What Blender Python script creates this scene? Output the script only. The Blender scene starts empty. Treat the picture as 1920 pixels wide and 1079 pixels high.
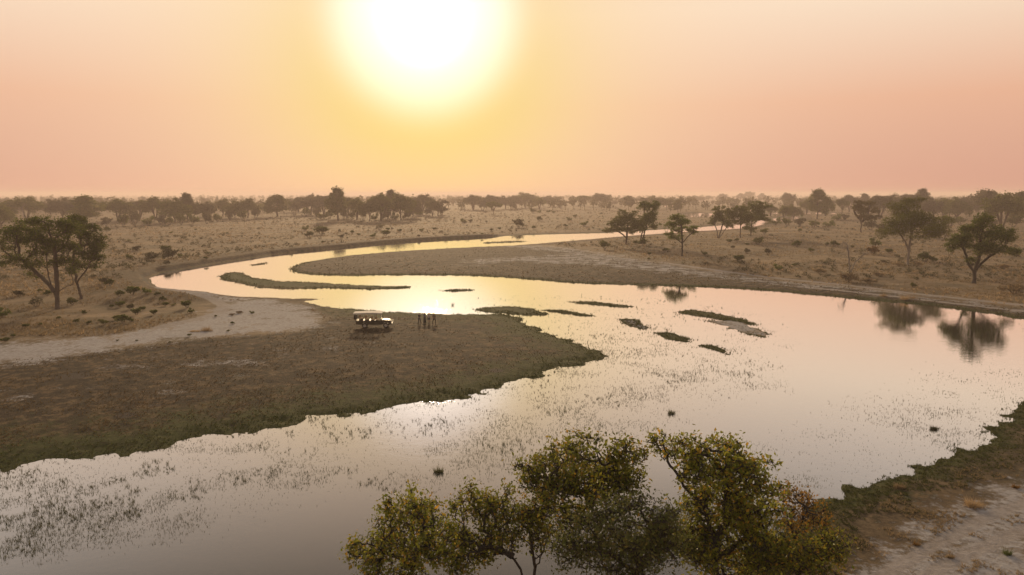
import bpy, bmesh, math, random
import numpy as np
from mathutils import Vector, Matrix

# ------------------------------------------------------------------ camera, sky, sun
scene = bpy.context.scene
CAM_H = 21.0                      # the drone hovers 21 m above the river
FPX = 1280.0                      # 24 mm lens in pixels of the 1920 px wide photograph
HORIZON = 364.0
PITCH = math.atan((539.5 - HORIZON) / FPX)
cd = bpy.data.cameras.new('camera'); cam = bpy.data.objects.new('camera', cd)
scene.collection.objects.link(cam); scene.camera = cam
cam.location = (0, 0, CAM_H); cam.rotation_euler = (math.pi / 2 - PITCH, 0, 0)
cd.lens = 24.0; cd.sensor_width = 36.0; cd.clip_start = 0.5; cd.clip_end = 40000

CP, SP = math.cos(PITCH), math.sin(PITCH)
def ray(u, v):
    x = (u - 960.0) / FPX; y = (539.5 - v) / FPX
    return Vector((x, CP + y * SP, -SP + y * CP))
def gp(u, v, z=0.0):
    d = ray(u, v); t = (z - CAM_H) / d.z
    return (d.x * t, d.y * t)

SUN = ray(795, 38).normalized()
SUN_EL = math.asin(SUN.z); SUN_AZ = math.atan2(SUN.x, SUN.y)

def N(nt, typ, **kw):
    n = nt.nodes.new(typ)
    for k, v in kw.items():
        if k.startswith('i_'):
            key = k[2:]
            n.inputs[int(key) if key.isdigit() else key.replace('_', ' ')].default_value = v
        else: setattr(n, k, v)
    return n
def math_node(nt, op, a, b=None, clamp=False):
    n = nt.nodes.new('ShaderNodeMath'); n.operation = op; n.use_clamp = clamp
    for i, s in enumerate((a, b)):
        if s is None: continue
        if isinstance(s, (int, float)): n.inputs[i].default_value = s
        else: nt.links.new(s, n.inputs[i])
    return n.outputs[0]
def mix_node(nt, fac, a, b, blend='MIX'):
    n = nt.nodes.new('ShaderNodeMix'); n.data_type = 'RGBA'; n.blend_type = blend
    for sock, s in ((n.inputs[0], fac), (n.inputs[6], a), (n.inputs[7], b)):
        if isinstance(s, (int, float)): sock.default_value = s
        elif isinstance(s, tuple): sock.default_value = (*s[:3], 1)
        else: nt.links.new(s, sock)
    return n.outputs[2]

world = bpy.data.worlds.new('World'); scene.world = world; world.use_nodes = True
nt = world.node_tree; nt.nodes.clear()
out = N(nt, 'ShaderNodeOutputWorld')
sky = N(nt, 'ShaderNodeTexSky', sky_type='NISHITA', sun_disc=False, sun_elevation=SUN_EL,
        sun_rotation=SUN_AZ, altitude=900.0, air_density=1.0, dust_density=0.05, ozone_density=1.0)
bg_sky = N(nt, 'ShaderNodeBackground'); bg_sky.inputs[1].default_value = 0.05
nt.links.new(mix_node(nt, 1.0, sky.outputs[0], (0.30, 0.16, 0.08), 'MULTIPLY'), bg_sky.inputs[0])   # blue filtered out by the dust
# dust-laden dawn air: pink towards the horizon, a yellow aureole round the sun
tc = N(nt, 'ShaderNodeTexCoord')
dot = N(nt, 'ShaderNodeVectorMath', operation='DOT_PRODUCT'); dot.inputs[1].default_value = SUN
nt.links.new(tc.outputs['Generated'], dot.inputs[0])
theta = math_node(nt, 'ARCCOSINE', math_node(nt, 'MINIMUM', dot.outputs['Value'], 0.999999))
def lobe(deg):
    q = math_node(nt, 'DIVIDE', theta, math.radians(deg))
    return math_node(nt, 'EXPONENT', math_node(nt, 'MULTIPLY', math_node(nt, 'MULTIPLY', q, q), -1.0))
sep = N(nt, 'ShaderNodeSeparateXYZ'); nt.links.new(tc.outputs['Generated'], sep.inputs[0])
ramp = N(nt, 'ShaderNodeValToRGB'); nt.links.new(sep.outputs[2], ramp.inputs[0])
cr = ramp.color_ramp
cr.elements[0].position = 0.0; cr.elements[0].color = (0.50, 0.255, 0.225, 1)
cr.elements[1].position = 1.0; cr.elements[1].color = (0.22, 0.22, 0.225, 1)
for p, c in ((0.12, (0.74, 0.40, 0.27)), (0.24, (0.90, 0.71, 0.54)), (0.36, (0.74, 0.64, 0.56)), (0.50, (0.37, 0.35, 0.335))):
    e = cr.elements.new(p); e.color = (*c, 1)
c1 = mix_node(nt, math_node(nt, 'MULTIPLY', lobe(25), 0.75), ramp.outputs[0], (1.0, 0.70, 0.47))
low = math_node(nt, 'SUBTRACT', 1.25, math_node(nt, 'MULTIPLY', sep.outputs[2], 3.0), True)   # the dust is thicker below the sun
c2 = mix_node(nt, math_node(nt, 'MULTIPLY', math_node(nt, 'MULTIPLY', lobe(12), low), 0.95), c1, (0.85, 0.68, 0.06))
def glow(deg, col, power=1):
    q = math_node(nt, 'POWER', math_node(nt, 'DIVIDE', theta, math.radians(deg)), 2.0 * power)
    g = N(nt, 'ShaderNodeVectorMath', operation='SCALE'); g.inputs[0].default_value = col
    nt.links.new(math_node(nt, 'EXPONENT', math_node(nt, 'MULTIPLY', q, -1.0)), g.inputs['Scale']); return g.outputs[0]
gl = N(nt, 'ShaderNodeVectorMath', operation='ADD')
nt.links.new(glow(7.0, (0.48, 0.50, 0.66), 2.4), gl.inputs[0]); nt.links.new(glow(2.0, (4.5, 4.0, 3.2)), gl.inputs[1])
core = gl
addc = N(nt, 'ShaderNodeVectorMath', operation='ADD')
nt.links.new(c2, addc.inputs[0]); nt.links.new(core.outputs[0], addc.inputs[1])
bg_dust = N(nt, 'ShaderNodeBackground'); bg_dust.inputs[1].default_value = 1.0
nt.links.new(addc.outputs[0], bg_dust.inputs[0])
adds = N(nt, 'ShaderNodeAddShader')
nt.links.new(bg_sky.outputs[0], adds.inputs[0]); nt.links.new(bg_dust.outputs[0], adds.inputs[1])
nt.links.new(adds.outputs[0], out.inputs[0])

sl = bpy.data.lights.new('sun', 'SUN'); sun = bpy.data.objects.new('sun', sl); scene.collection.objects.link(sun)
sl.energy = 3.6; sl.angle = math.radians(5.0); sl.color = (1.0, 0.72, 0.42)
sun.rotation_euler = SUN.to_track_quat('Z', 'Y').to_euler(); sun.location = (-20, 150, 60)

vs = scene.view_settings
scene.display_settings.display_device = 'sRGB'
vs.view_transform = 'Standard'; vs.look = 'None'; vs.exposure = 0.0; vs.gamma = 1.0; vs.use_curve_mapping = False
cy = scene.cycles
cy.use_denoising = True; cy.max_bounces = 6; cy.diffuse_bounces = 2; cy.glossy_bounces = 3
cy.transmission_bounces = 3; cy.volume_bounces = 1; cy.transparent_max_bounces = 4
cy.caustics_reflective = False; cy.caustics_refractive = False
cy.sample_clamp_indirect = 6.0

# ------------------------------------------------------------------ helpers
def link(o, parent=None):
    scene.collection.objects.link(o)
    if parent is not None: o.parent = parent
    return o
def mesh_np(name, verts, faces, mats=(), face_mat=None, smooth=False):
    """faces: int array (n,3) or (n,4), or list of such arrays"""
    if not isinstance(faces, list): faces = [faces]
    faces = [np.asarray(f, np.int32) for f in faces if len(f)]
    me = bpy.data.meshes.new(name)
    verts = np.asarray(verts, np.float32)
    me.vertices.add(len(verts)); me.vertices.foreach_set('co', verts.ravel())
    loops = np.concatenate([f.ravel() for f in faces])
    tot = np.concatenate([np.full(len(f), f.shape[1], np.int32) for f in faces])
    start = np.concatenate(([0], np.cumsum(tot)[:-1])).astype(np.int32)
    me.loops.add(len(loops)); me.loops.foreach_set('vertex_index', loops)
    me.polygons.add(len(tot)); me.polygons.foreach_set('loop_start', start); me.polygons.foreach_set('loop_total', tot)
    for m in mats: me.materials.append(m)
    if face_mat is not None: me.polygons.foreach_set('material_index', np.asarray(face_mat, np.int32))
    me.polygons.foreach_set('use_smooth', np.full(len(tot), smooth, bool))
    me.update(calc_edges=True); me.validate()
    return me
def obj(name, me, parent=None, loc=(0, 0, 0), rotz=0.0):
    o = bpy.data.objects.new(name, me); link(o, parent); o.location = loc; o.rotation_euler = (0, 0, rotz)
    return o
def tag(o, label, cat, group=None):
    o['label'] = label; o['category'] = cat
    if group: o['group'] = group
    return o
def structure(o): o['kind'] = 'structure'; return o
def stuff(o, label, cat): o['kind'] = 'stuff'; o['label'] = label; o['category'] = cat; return o

def _hash(ix, iy, seed):
    h = (ix.astype(np.int64) * 374761393 + iy.astype(np.int64) * 668265263 + seed * 974634777) & 0xFFFFFFFF
    h = ((h ^ (h >> 13)) * 1274126177) & 0xFFFFFFFF
    return ((h ^ (h >> 16)) & 0xFFFFFF) / float(0xFFFFFF)
def vnoise(x, y, seed=0):
    ix = np.floor(x); iy = np.floor(y); fx = x - ix; fy = y - iy
    fx = fx * fx * (3 - 2 * fx); fy = fy * fy * (3 - 2 * fy)
    a = _hash(ix, iy, seed); b = _hash(ix + 1, iy, seed); c = _hash(ix, iy + 1, seed); d = _hash(ix + 1, iy + 1, seed)
    return (a * (1 - fx) + b * fx) * (1 - fy) + (c * (1 - fx) + d * fx) * fy
def fbm(x, y, octv=4, seed=0):
    s = 0; a = 0.5
    for i in range(octv):
        s = s + a * vnoise(x * 2 ** i, y * 2 ** i, seed + i * 17); a *= 0.5
    return s / (1 - 0.5 ** octv)
def sstep(a, b, x):
    t = np.clip((x - a) / (b - a), 0, 1); return t * t * (3 - 2 * t)

def seg_dist(P, A, B):
    best = np.full(len(P), 1e18)
    for a, b in zip(A, B):
        ab = b - a; L = max(ab @ ab, 1e-9)
        t = np.clip(((P - a) @ ab) / L, 0, 1)
        d = P - a - t[:, None] * ab
        best = np.minimum(best, (d * d).sum(1))
    return np.sqrt(best)
def poly_sd(P, poly, margin=None):
    """signed distance, positive inside"""
    poly = np.asarray(poly, float); n = len(P)
    res = np.full(n, -1e3)
    if margin is not None:
        lo = poly.min(0) - margin; hi = poly.max(0) + margin
        sel = np.where((P >= lo).all(1) & (P <= hi).all(1))[0]
    else: sel = np.arange(n)
    Q = P[sel]
    if len(Q) == 0: return res
    A = poly; B = np.roll(poly, -1, 0)
    d = seg_dist(Q, A, B)
    inside = np.zeros(len(Q), bool)
    for a, b in zip(A, B):
        if a[1] == b[1]: continue
        c = ((a[1] > Q[:, 1]) != (b[1] > Q[:, 1]))
        xi = (b[0] - a[0]) * (Q[:, 1] - a[1]) / (b[1] - a[1]) + a[0]
        inside ^= c & (Q[:, 0] < xi)
    res[sel] = np.where(inside, d, -d)
    return res
def G(*pts): return [gp(*p) for p in pts]

# ------------------------------------------------------------------ the river's plan (points on the ground)
FAR_BANK = G((1500, 404), (1430, 413), (1390, 420), (1305, 427), (1200, 433), (1138, 437), (1015, 440), (960, 442), (896, 446),
             (837, 449), (779, 452.5), (721, 457), (662, 463), (604, 468.5), (563, 472), (517, 477), (458, 486), (400, 495),
             (343, 505), (302, 512), (279.5, 522), (285, 532), (302, 542.7), (329, 548))
SPIT_A = G((370, 552), (429, 556), (480, 557.4), (517, 559), (546, 561), (598, 559.5), (566, 567), (604, 574.5), (662, 580), (721, 586),
           (779, 588), (837, 589), (900, 590), (943, 590), (972, 597), (995, 611), (1029, 626), (1078, 640), (1110, 655),
           (1128, 669), (1100, 682), (1050, 690), (1010, 706), (950, 722), (900, 738), (850, 748), (790, 757), (740, 768),
           (700, 776), (640, 780), (590, 782), (561, 794), (508, 805), (480, 818), (407, 818), (374, 823), (305, 839),
           (244, 849), (175, 859), (102, 862), (41, 872), (0, 880), (-200, 915), (-500, 960), (-900, 1030))
NEAR_BANK = [(-160, 60), (-160, -8), (-60, 2), (-30, 11), (-12, 18.5), (-2, 22.5)] + G(
    (1230, 1160), (1350, 1075), (1420, 1030), (1480, 985), (1528, 951), (1555, 932), (1586, 924), (1621, 908.6), (1652, 897),
    (1703, 881), (1749, 864), (1788, 850), (1819, 842), (1850, 827), (1858, 810), (1835, 799), (1893, 788), (1920, 757),
    (2000, 720), (2200, 700), (2600, 740), (3200, 830))
SPIT_B = G((3200, 770), (2600, 690), (2100, 627), (1920, 599), (1829, 585.5), (1743, 573), (1674, 567), (1571, 558), (1469, 548),
           (1400, 542.7), (1273, 537), (1158, 534.5), (1072, 531), (986, 524), (900, 518), (837, 517), (756, 516), (662, 517.5),
           (616, 516.7), (575, 514.5), (552, 511), (541, 505), (552, 499), (575, 492), (616, 484.6), (662, 479), (721, 473.5),
           (779, 469.5), (837, 466.5), (896, 463.6), (960, 461), (986, 459), (1072, 452), (1138, 446), (1187, 442), (1300, 434.5),
           (1390, 429), (1430, 422), (1500, 412))
WATER = np.array(FAR_BANK + SPIT_A + NEAR_BANK + SPIT_B)
LAGOONS = [np.array(G((1275, 404), (1295, 399.5), (1345, 400.5), (1352, 404), (1330, 407.5), (1290, 408))),
           np.array(G((1440, 399), (1500, 398.5), (1575, 399.5), (1575, 401.5), (1500, 401.5), (1440, 401.5))),
           np.array(G((1244, 385.5), (1268, 385.5), (1270, 388), (1246, 388)))]
ISLANDS = [np.array(G(*p)) for p in (
    ((414, 518), (432, 511), (455, 512), (476, 522), (517, 527), (633, 533), (721, 538), (765, 538), (765, 540.5), (692, 543.5),
     (604, 541), (546, 543), (487, 540), (444, 531), (417, 524)),
    ((817, 545), (850, 543), (886, 543), (882, 545.5), (850, 547)),
    ((888, 580), (910, 577), (972, 575), (1000, 581), (1027, 590), (1020, 593), (975, 591), (940, 587), (900, 586)),
    ((1060, 565.5), (1100, 566), (1146, 569), (1192, 576), (1165, 577), (1120, 573), (1080, 569)),
    ((1012, 582), (1060, 582), (1118, 593), (1100, 594.5), (1050, 588)),
    ((1164, 600), (1187, 600), (1222, 617), (1212, 620), (1180, 611)),
    ((1228, 624), (1250, 624), (1297, 637), (1285, 641), (1250, 634)),
    ((1270, 586), (1295, 581), (1330, 586), (1370, 594), (1427, 608), (1420, 612), (1380, 607), (1330, 596), (1290, 590)),
    ((1325, 601), (1370, 602), (1400, 608), (1440, 628), (1435, 632), (1400, 626), (1360, 613)),
    ((1316, 648), (1335, 648), (1362, 660), (1376, 667), (1362, 667), (1340, 657)),
    ((470, 497), (500, 492), (498, 495.5), (474, 499)),
    ((905, 455), (960, 452.5), (990, 453), (960, 455), (910, 457)))]
PALE_A = np.array(G((-300, 690), (0, 655), (200, 638), (320, 618), (395, 592), (425, 574), (470, 563), (520, 566), (590, 590), (612, 612),
                    (560, 628), (400, 642), (300, 652), (200, 668), (100, 683), (0, 695), (-300, 730)))
PALE_A2 = np.array(G((285, 540), (330, 552), (430, 560), (520, 563), (600, 580), (560, 590), (470, 575), (430, 572), (350, 562), (290, 550)))
PALE_B = np.array(G((930, 464), (1010, 461), (1080, 469), (1150, 479), (1210, 491), (1290, 506), (1440, 526), (1600, 541), (1760, 561), (1920, 580), (2200, 612),
                    (2200, 626), (1920, 592), (1760, 569), (1600, 551), (1440, 537), (1280, 519), (1200, 511), (1080, 500), (960, 497), (880, 502), (860, 492), (1000, 484), (1060, 478)))
FLAT_A = np.array(G((-400, 740), (0, 690), (200, 668), (400, 643), (560, 630), (620, 600), (560, 565), (700, 560), (1200, 560), (1300, 700), (700, 900), (-400, 1000)))
FLAT_B = np.array(G((500, 500), (700, 465), (960, 459), (1080, 472), (1200, 494), (1440, 529), (1600, 545), (1920, 585), (2400, 640), (2400, 700), (1920, 620), (1000, 545), (560, 525)))
NEAR_LAND = np.array(G((1400, 1100), (1500, 1000), (1600, 900), (1960, 720), (2600, 720), (2600, 1300), (1400, 1500)))
TRACKS = [  # (polyline, half width)
    (G((1640, 1110), (1672, 1079), (1760, 1030), (1840, 985), (1920, 953), (2050, 905)), 0.42),
    (G((1730, 1110), (1760, 1079), (1830, 1045), (1920, 1003), (2050, 955)), 0.42),
    (G((300, 622), (370, 606), (412, 592), (420, 578), (400, 566), (340, 556), (300, 550)), 1.1),
    (G((1240, 497), (1330, 510), (1440, 524), (1560, 536), (1700, 553), (1920, 578), (2200, 610)), 0.9),
    (G((1500, 541), (1700, 562), (1920, 588)), 0.8)]
CUT = np.array(FAR_BANK[8:24])

def shore(P):
    """signed distance to the water's edge: positive on land"""
    d = -poly_sd(P, WATER)
    for L in LAGOONS: d = np.minimum(d, -poly_sd(P, L, 60).clip(-1e3, None) if True else d)
    isl = np.full(len(P), -1e3)
    for I in ISLANDS: isl = np.maximum(isl, poly_sd(P, I, 12))
    return d, isl
def terrain(P):
    P = np.asarray(P, float)
    x, y = P[:, 0], P[:, 1]; r = np.hypot(x, y)
    d, isl = shore(P)
    near = 1 / (1 + (r / 160) ** 2)
    rag = (fbm(x * 0.7, y * 0.7, 4, 3) - 0.5) * 2.8 + (fbm(x * 0.17, y * 0.17, 2, 9) - 0.5) * 1.5
    cutd = seg_dist(P, CUT[:-1], CUT[1:])
    cut = sstep(22, 10, cutd) * (d > 0)
    ragk = np.where(cutd < 25, 0.35, 1.0) * (0.5 + 0.8 * near)
    d2 = d + rag * ragk
    # islets ride on a shallow, ragged bar
    isl2 = isl + rag * 0.75 + 0.05
    dd = np.where(isl > -12, np.maximum(d2, np.minimum(isl2, 1.4)), d2)
    h = np.clip(dd * 0.11, -0.5, 0.30)
    h = h + np.clip(d - 3, 0, 30) * 0.012 + 0.9 * cut * sstep(0.4, 2.6, d2)
    und = (fbm(x * 0.045, y * 0.045, 3, 21) - 0.4) * 0.5 + (fbm(x * 0.4, y * 0.4, 3, 31) - 0.5) * 0.10
    h = h + und * sstep(1.5, 14, d)
    h = np.where(d > 2.5, np.maximum(h, 0.06), h)
    return h, d, d2, isl2, cut
def ground_z(x, y): return float(terrain(np.array([[x, y]]))[0][0])
def gpz(u, v):
    z = 0.0
    for _ in range(3): x, y = gp(u, v, z); z = max(ground_z(x, y), 0.0)
    return x, y

# ------------------------------------------------------------------ materials
def new_mat(name):
    m = bpy.data.materials.new(name); m.use_nodes = True; m.node_tree.nodes.clear()
    o = m.node_tree.nodes.new('ShaderNodeOutputMaterial'); return m, m.node_tree, o
def principled(name, col, rough=0.6, metal=0.0, var=0.15, scale=6.0, bump=0.0, spec=0.5):
    m, t, o = new_mat(name)
    p = N(t, 'ShaderNodeBsdfPrincipled'); t.links.new(p.outputs[0], o.inputs[0])
    tc = N(t, 'ShaderNodeTexCoord'); nz = N(t, 'ShaderNodeTexNoise'); nz.inputs['Scale'].default_value = scale; nz.inputs['Detail'].default_value = 5
    t.links.new(tc.outputs['Object'], nz.inputs['Vector'])
    c = mix_node(t, nz.outputs[0], tuple(v * (1 - var) for v in col), tuple(min(1, v * (1 + var)) for v in col))
    t.links.new(c, p.inputs['Base Color']); p.inputs['Roughness'].default_value = rough; p.inputs['Metallic'].default_value = metal
    p.inputs['Specular IOR Level'].default_value = spec
    if bump:
        b = N(t, 'ShaderNodeBump'); b.inputs['Strength'].default_value = bump; b.inputs['Distance'].default_value = 0.03
        t.links.new(nz.outputs[0], b.inputs['Height']); t.links.new(b.outputs[0], p.inputs['Normal'])
    return m
def leaf_mat(name, cols, trans=0.35, rough=0.7):
    """colour varies from leaf to leaf"""
    m, t, o = new_mat(name)
    geo = N(t, 'ShaderNodeNewGeometry'); r = N(t, 'ShaderNodeValToRGB'); t.links.new(geo.outputs['Random Per Island'], r.inputs[0])
    oi = N(t, 'ShaderNodeObjectInfo')
    e = r.color_ramp.elements
    for i, c in enumerate(cols):
        p = i / max(1, len(cols) - 1)
        if i == 0: el = e[0]; el.position = 0
        elif i == len(cols) - 1: el = e[len(e) - 1]; el.position = 1
        else: el = e.new(p)
        el.color = (*c, 1)
    hsv = N(t, 'ShaderNodeHueSaturation'); t.links.new(r.outputs[0], hsv.inputs['Color'])
    mr = N(t, 'ShaderNodeMapRange'); mr.inputs[3].default_value = 0.8; mr.inputs[4].default_value = 1.25
    t.links.new(oi.outputs['Random'], mr.inputs[0]); t.links.new(mr.outputs[0], hsv.inputs['Value'])
    p = N(t, 'ShaderNodeBsdfPrincipled'); p.inputs['Roughness'].default_value = rough; p.inputs['Specular IOR Level'].default_value = 0.25
    t.links.new(hsv.outputs[0], p.inputs['Base Color'])
    tr = N(t, 'ShaderNodeBsdfTranslucent'); t.links.new(hsv.outputs[0], tr.inputs[0])
    mx = N(t, 'ShaderNodeMixShader'); mx.inputs[0].default_value = trans
    t.links.new(p.outputs[0], mx.inputs[1]); t.links.new(tr.outputs[0], mx.inputs[2]); t.links.new(mx.outputs[0], o.inputs[0])
    return m
M = {}
M['bark'] = principled('bark', (0.075, 0.055, 0.042), 0.9, var=0.5, scale=9, bump=0.6)
M['bark_dark'] = principled('bark_dark', (0.035, 0.026, 0.02), 0.9, var=0.5, scale=14, bump=0.6)
M['bark_grey'] = principled('bark_grey', (0.20, 0.17, 0.145), 0.9, var=0.4, scale=9, bump=0.5)
M['leaf_olive'] = leaf_mat('leaf_olive', [(0.070, 0.080, 0.018), (0.11, 0.118, 0.026), (0.15, 0.15, 0.038)], 0.5)
M['leaf_green'] = leaf_mat('leaf_green', [(0.062, 0.085, 0.015), (0.11, 0.14, 0.025), (0.17, 0.185, 0.04)], 0.5)
M['leaf_dark'] = leaf_mat('leaf_dark', [(0.044, 0.060, 0.012), (0.075, 0.092, 0.018), (0.13, 0.14, 0.03)], 0.5)
M['leaf_grey'] = leaf_mat('leaf_grey', [(0.070, 0.066, 0.036), (0.10, 0.092, 0.05), (0.125, 0.11, 0.06)], 0.45)
M['leaf_yellow'] = leaf_mat('leaf_yellow', [(0.09, 0.075, 0.02), (0.15, 0.11, 0.025), (0.10, 0.10, 0.03)])
M['leaf_orange'] = leaf_mat('leaf_orange', [(0.12, 0.07, 0.02), (0.22, 0.11, 0.025), (0.16, 0.10, 0.03)])
M['leaf_fore'] = leaf_mat('leaf_fore', [(0.10, 0.125, 0.016), (0.21, 0.215, 0.03), (0.15, 0.17, 0.022), (0.30, 0.27, 0.04), (0.17, 0.18, 0.026), (0.48, 0.27, 0.035)], 0.5, 0.5)
M['leaf_fore_grey'] = leaf_mat('leaf_fore_grey', [(0.11, 0.135, 0.032), (0.20, 0.215, 0.06), (0.16, 0.17, 0.05), (0.28, 0.225, 0.07)], 0.5, 0.5)
M['leaf_fore_gold'] = leaf_mat('leaf_fore_gold', [(0.25, 0.14, 0.025), (0.38, 0.20, 0.03), (0.18, 0.14, 0.025), (0.42, 0.19, 0.025)], 0.5, 0.5)
M['dry_grass'] = leaf_mat('dry_grass', [(0.20, 0.145, 0.08), (0.29, 0.21, 0.118), (0.24, 0.175, 0.095), (0.15, 0.12, 0.065)], 0.5, 0.8)
M['gold_grass'] = leaf_mat('gold_grass', [(0.36, 0.25, 0.135), (0.46, 0.33, 0.18), (0.31, 0.215, 0.115)], 0.4, 0.8)
M['short_grass'] = leaf_mat('short_grass', [(0.075, 0.055, 0.027), (0.12, 0.085, 0.042), (0.18, 0.125, 0.062), (0.07, 0.055, 0.025)], 0.5, 0.8)
M['green_grass'] = leaf_mat('green_grass', [(0.034, 0.042, 0.009), (0.065, 0.074, 0.016), (0.09, 0.09, 0.024)], 0.4, 0.75)
M['reed'] = leaf_mat('reed', [(0.075, 0.08, 0.035), (0.12, 0.115, 0.055), (0.09, 0.10, 0.035)], 0.4, 0.7)

# ground: colours of sand, dry grass litter, trampled flat and waterside sward, by where each of them lies
def ground_material():
    m, t, o = new_mat('savanna_ground')
    p = N(t, 'ShaderNodeBsdfPrincipled'); t.links.new(p.outputs[0], o.inputs[0])
    p.inputs['Roughness'].default_value = 0.95; p.inputs['Specular IOR Level'].default_value = 0.12
    geo = N(t, 'ShaderNodeNewGeometry')
    def noise(scale, detail=5, rough=0.6):
        n = N(t, 'ShaderNodeTexNoise'); n.inputs['Scale'].default_value = scale; n.inputs['Detail'].default_value = detail
        n.inputs['Roughness'].default_value = rough; t.links.new(geo.outputs['Position'], n.inputs['Vector']); return n.outputs[0]
    def rampf(s, a, b):
        mr = N(t, 'ShaderNodeMapRange'); mr.inputs[1].default_value = a; mr.inputs[2].default_value = b; mr.clamp = True
        t.links.new(s, mr.inputs[0]); return mr.outputs[0]
    def attr(n): a = N(t, 'ShaderNodeAttribute', attribute_name=n); return a.outputs['Fac']
    n_big = noise(0.035, 4); n_mid = noise(0.28, 6, 0.65); n_fine = noise(2.2, 6, 0.7); n_tiny = noise(9.0, 4, 0.7)
    grass = mix_node(t, rampf(n_mid, 0.35, 0.65), (0.135, 0.098, 0.058), (0.25, 0.175, 0.100))
    grass = mix_node(t, rampf(n_big, 0.45, 0.65), grass, (0.28, 0.195, 0.108))
    grass = mix_node(t, math_node(t, 'MULTIPLY', rampf(noise(0.09, 4), 0.48, 0.62), 0.6), grass, (0.095, 0.080, 0.046))
    grass = mix_node(t, math_node(t, 'MULTIPLY', rampf(n_fine, 0.5, 0.68), 0.55), grass, (0.095, 0.07, 0.042))
    flat = mix_node(t, rampf(n_mid, 0.35, 0.68), (0.043, 0.031, 0.019), (0.082, 0.057, 0.034))
    flat = mix_node(t, math_node(t, 'MULTIPLY', rampf(n_fine, 0.5, 0.7), 0.7), flat, (0.040, 0.032, 0.02))
    flat = mix_node(t, math_node(t, 'MULTIPLY', rampf(n_tiny, 0.55, 0.75), 0.6), flat, (0.185, 0.13, 0.075))
    green = mix_node(t, rampf(n_fine, 0.35, 0.65), (0.020, 0.026, 0.006), (0.062, 0.070, 0.016))
    pale = mix_node(t, rampf(n_fine, 0.35, 0.68), (0.27, 0.252, 0.243), (0.45, 0.425, 0.412))
    pale = mix_node(t, math_node(t, 'MULTIPLY', rampf(n_tiny, 0.58, 0.7), 0.6), pale, (0.10, 0.08, 0.065))
    rut = mix_node(t, rampf(n_fine, 0.3, 0.7), (0.24, 0.21, 0.19), (0.34, 0.30, 0.27))
    n_m2 = noise(0.85, 5, 0.7)
    def edge(a, amt=0.5):   # ragged border between one ground and the next
        s = math_node(t, 'ADD', a, math_node(t, 'MULTIPLY', math_node(t, 'SUBTRACT', n_mid, 0.5), amt * 2))
        s = math_node(t, 'ADD', s, math_node(t, 'MULTIPLY', math_node(t, 'SUBTRACT', n_fine, 0.5), amt * 1.6))
        return rampf(s, 0.30, 0.70)
    flat = mix_node(t, math_node(t, 'MULTIPLY', rampf(n_m2, 0.51, 0.62), 0.85), flat, (0.185, 0.125, 0.068))
    flat = mix_node(t, math_node(t, 'MULTIPLY', rampf(n_m2, 0.48, 0.36), 0.9), flat, (0.022, 0.017, 0.011))
    pale = mix_node(t, math_node(t, 'MULTIPLY', rampf(n_m2, 0.53, 0.68), 0.55), pale, (0.16, 0.125, 0.095))
    green = mix_node(t, math_node(t, 'MULTIPLY', rampf(n_m2, 0.5, 0.66), 0.5), green, (0.085, 0.075, 0.03))
    grass = mix_node(t, math_node(t, 'MULTIPLY', rampf(n_m2, 0.55, 0.68), 0.5), grass, (0.10, 0.075, 0.045))
    flat = mix_node(t, 1.0, flat, (0.80, 0.79, 0.74), 'MULTIPLY')
    c = mix_node(t, edge(attr('flat')), grass, flat)
    c = mix_node(t, math_node(t, 'MULTIPLY', edge(attr('pale'), 1.0), 0.9), c, pale)
    c = mix_node(t, math_node(t, 'MULTIPLY', edge(attr('rut'), 0.35), 0.8), c, rut)
    c = mix_node(t, edge(attr('green'), 0.6), c, green)
    c = mix_node(t, edge(attr('mud'), 0.4), c, (0.060, 0.047, 0.036))
    t.links.new(c, p.inputs['Base Color'])
    b = N(t, 'ShaderNodeBump'); b.inputs['Strength'].default_value = 0.9; b.inputs['Distance'].default_value = 0.12
    h = math_node(t, 'ADD', math_node(t, 'MULTIPLY', n_fine, 1.0), math_node(t, 'MULTIPLY', n_tiny, 0.45))
    t.links.new(h, b.inputs['Height']); t.links.new(b.outputs[0], p.inputs['Normal'])
    return m
M['ground'] = ground_material()

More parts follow.
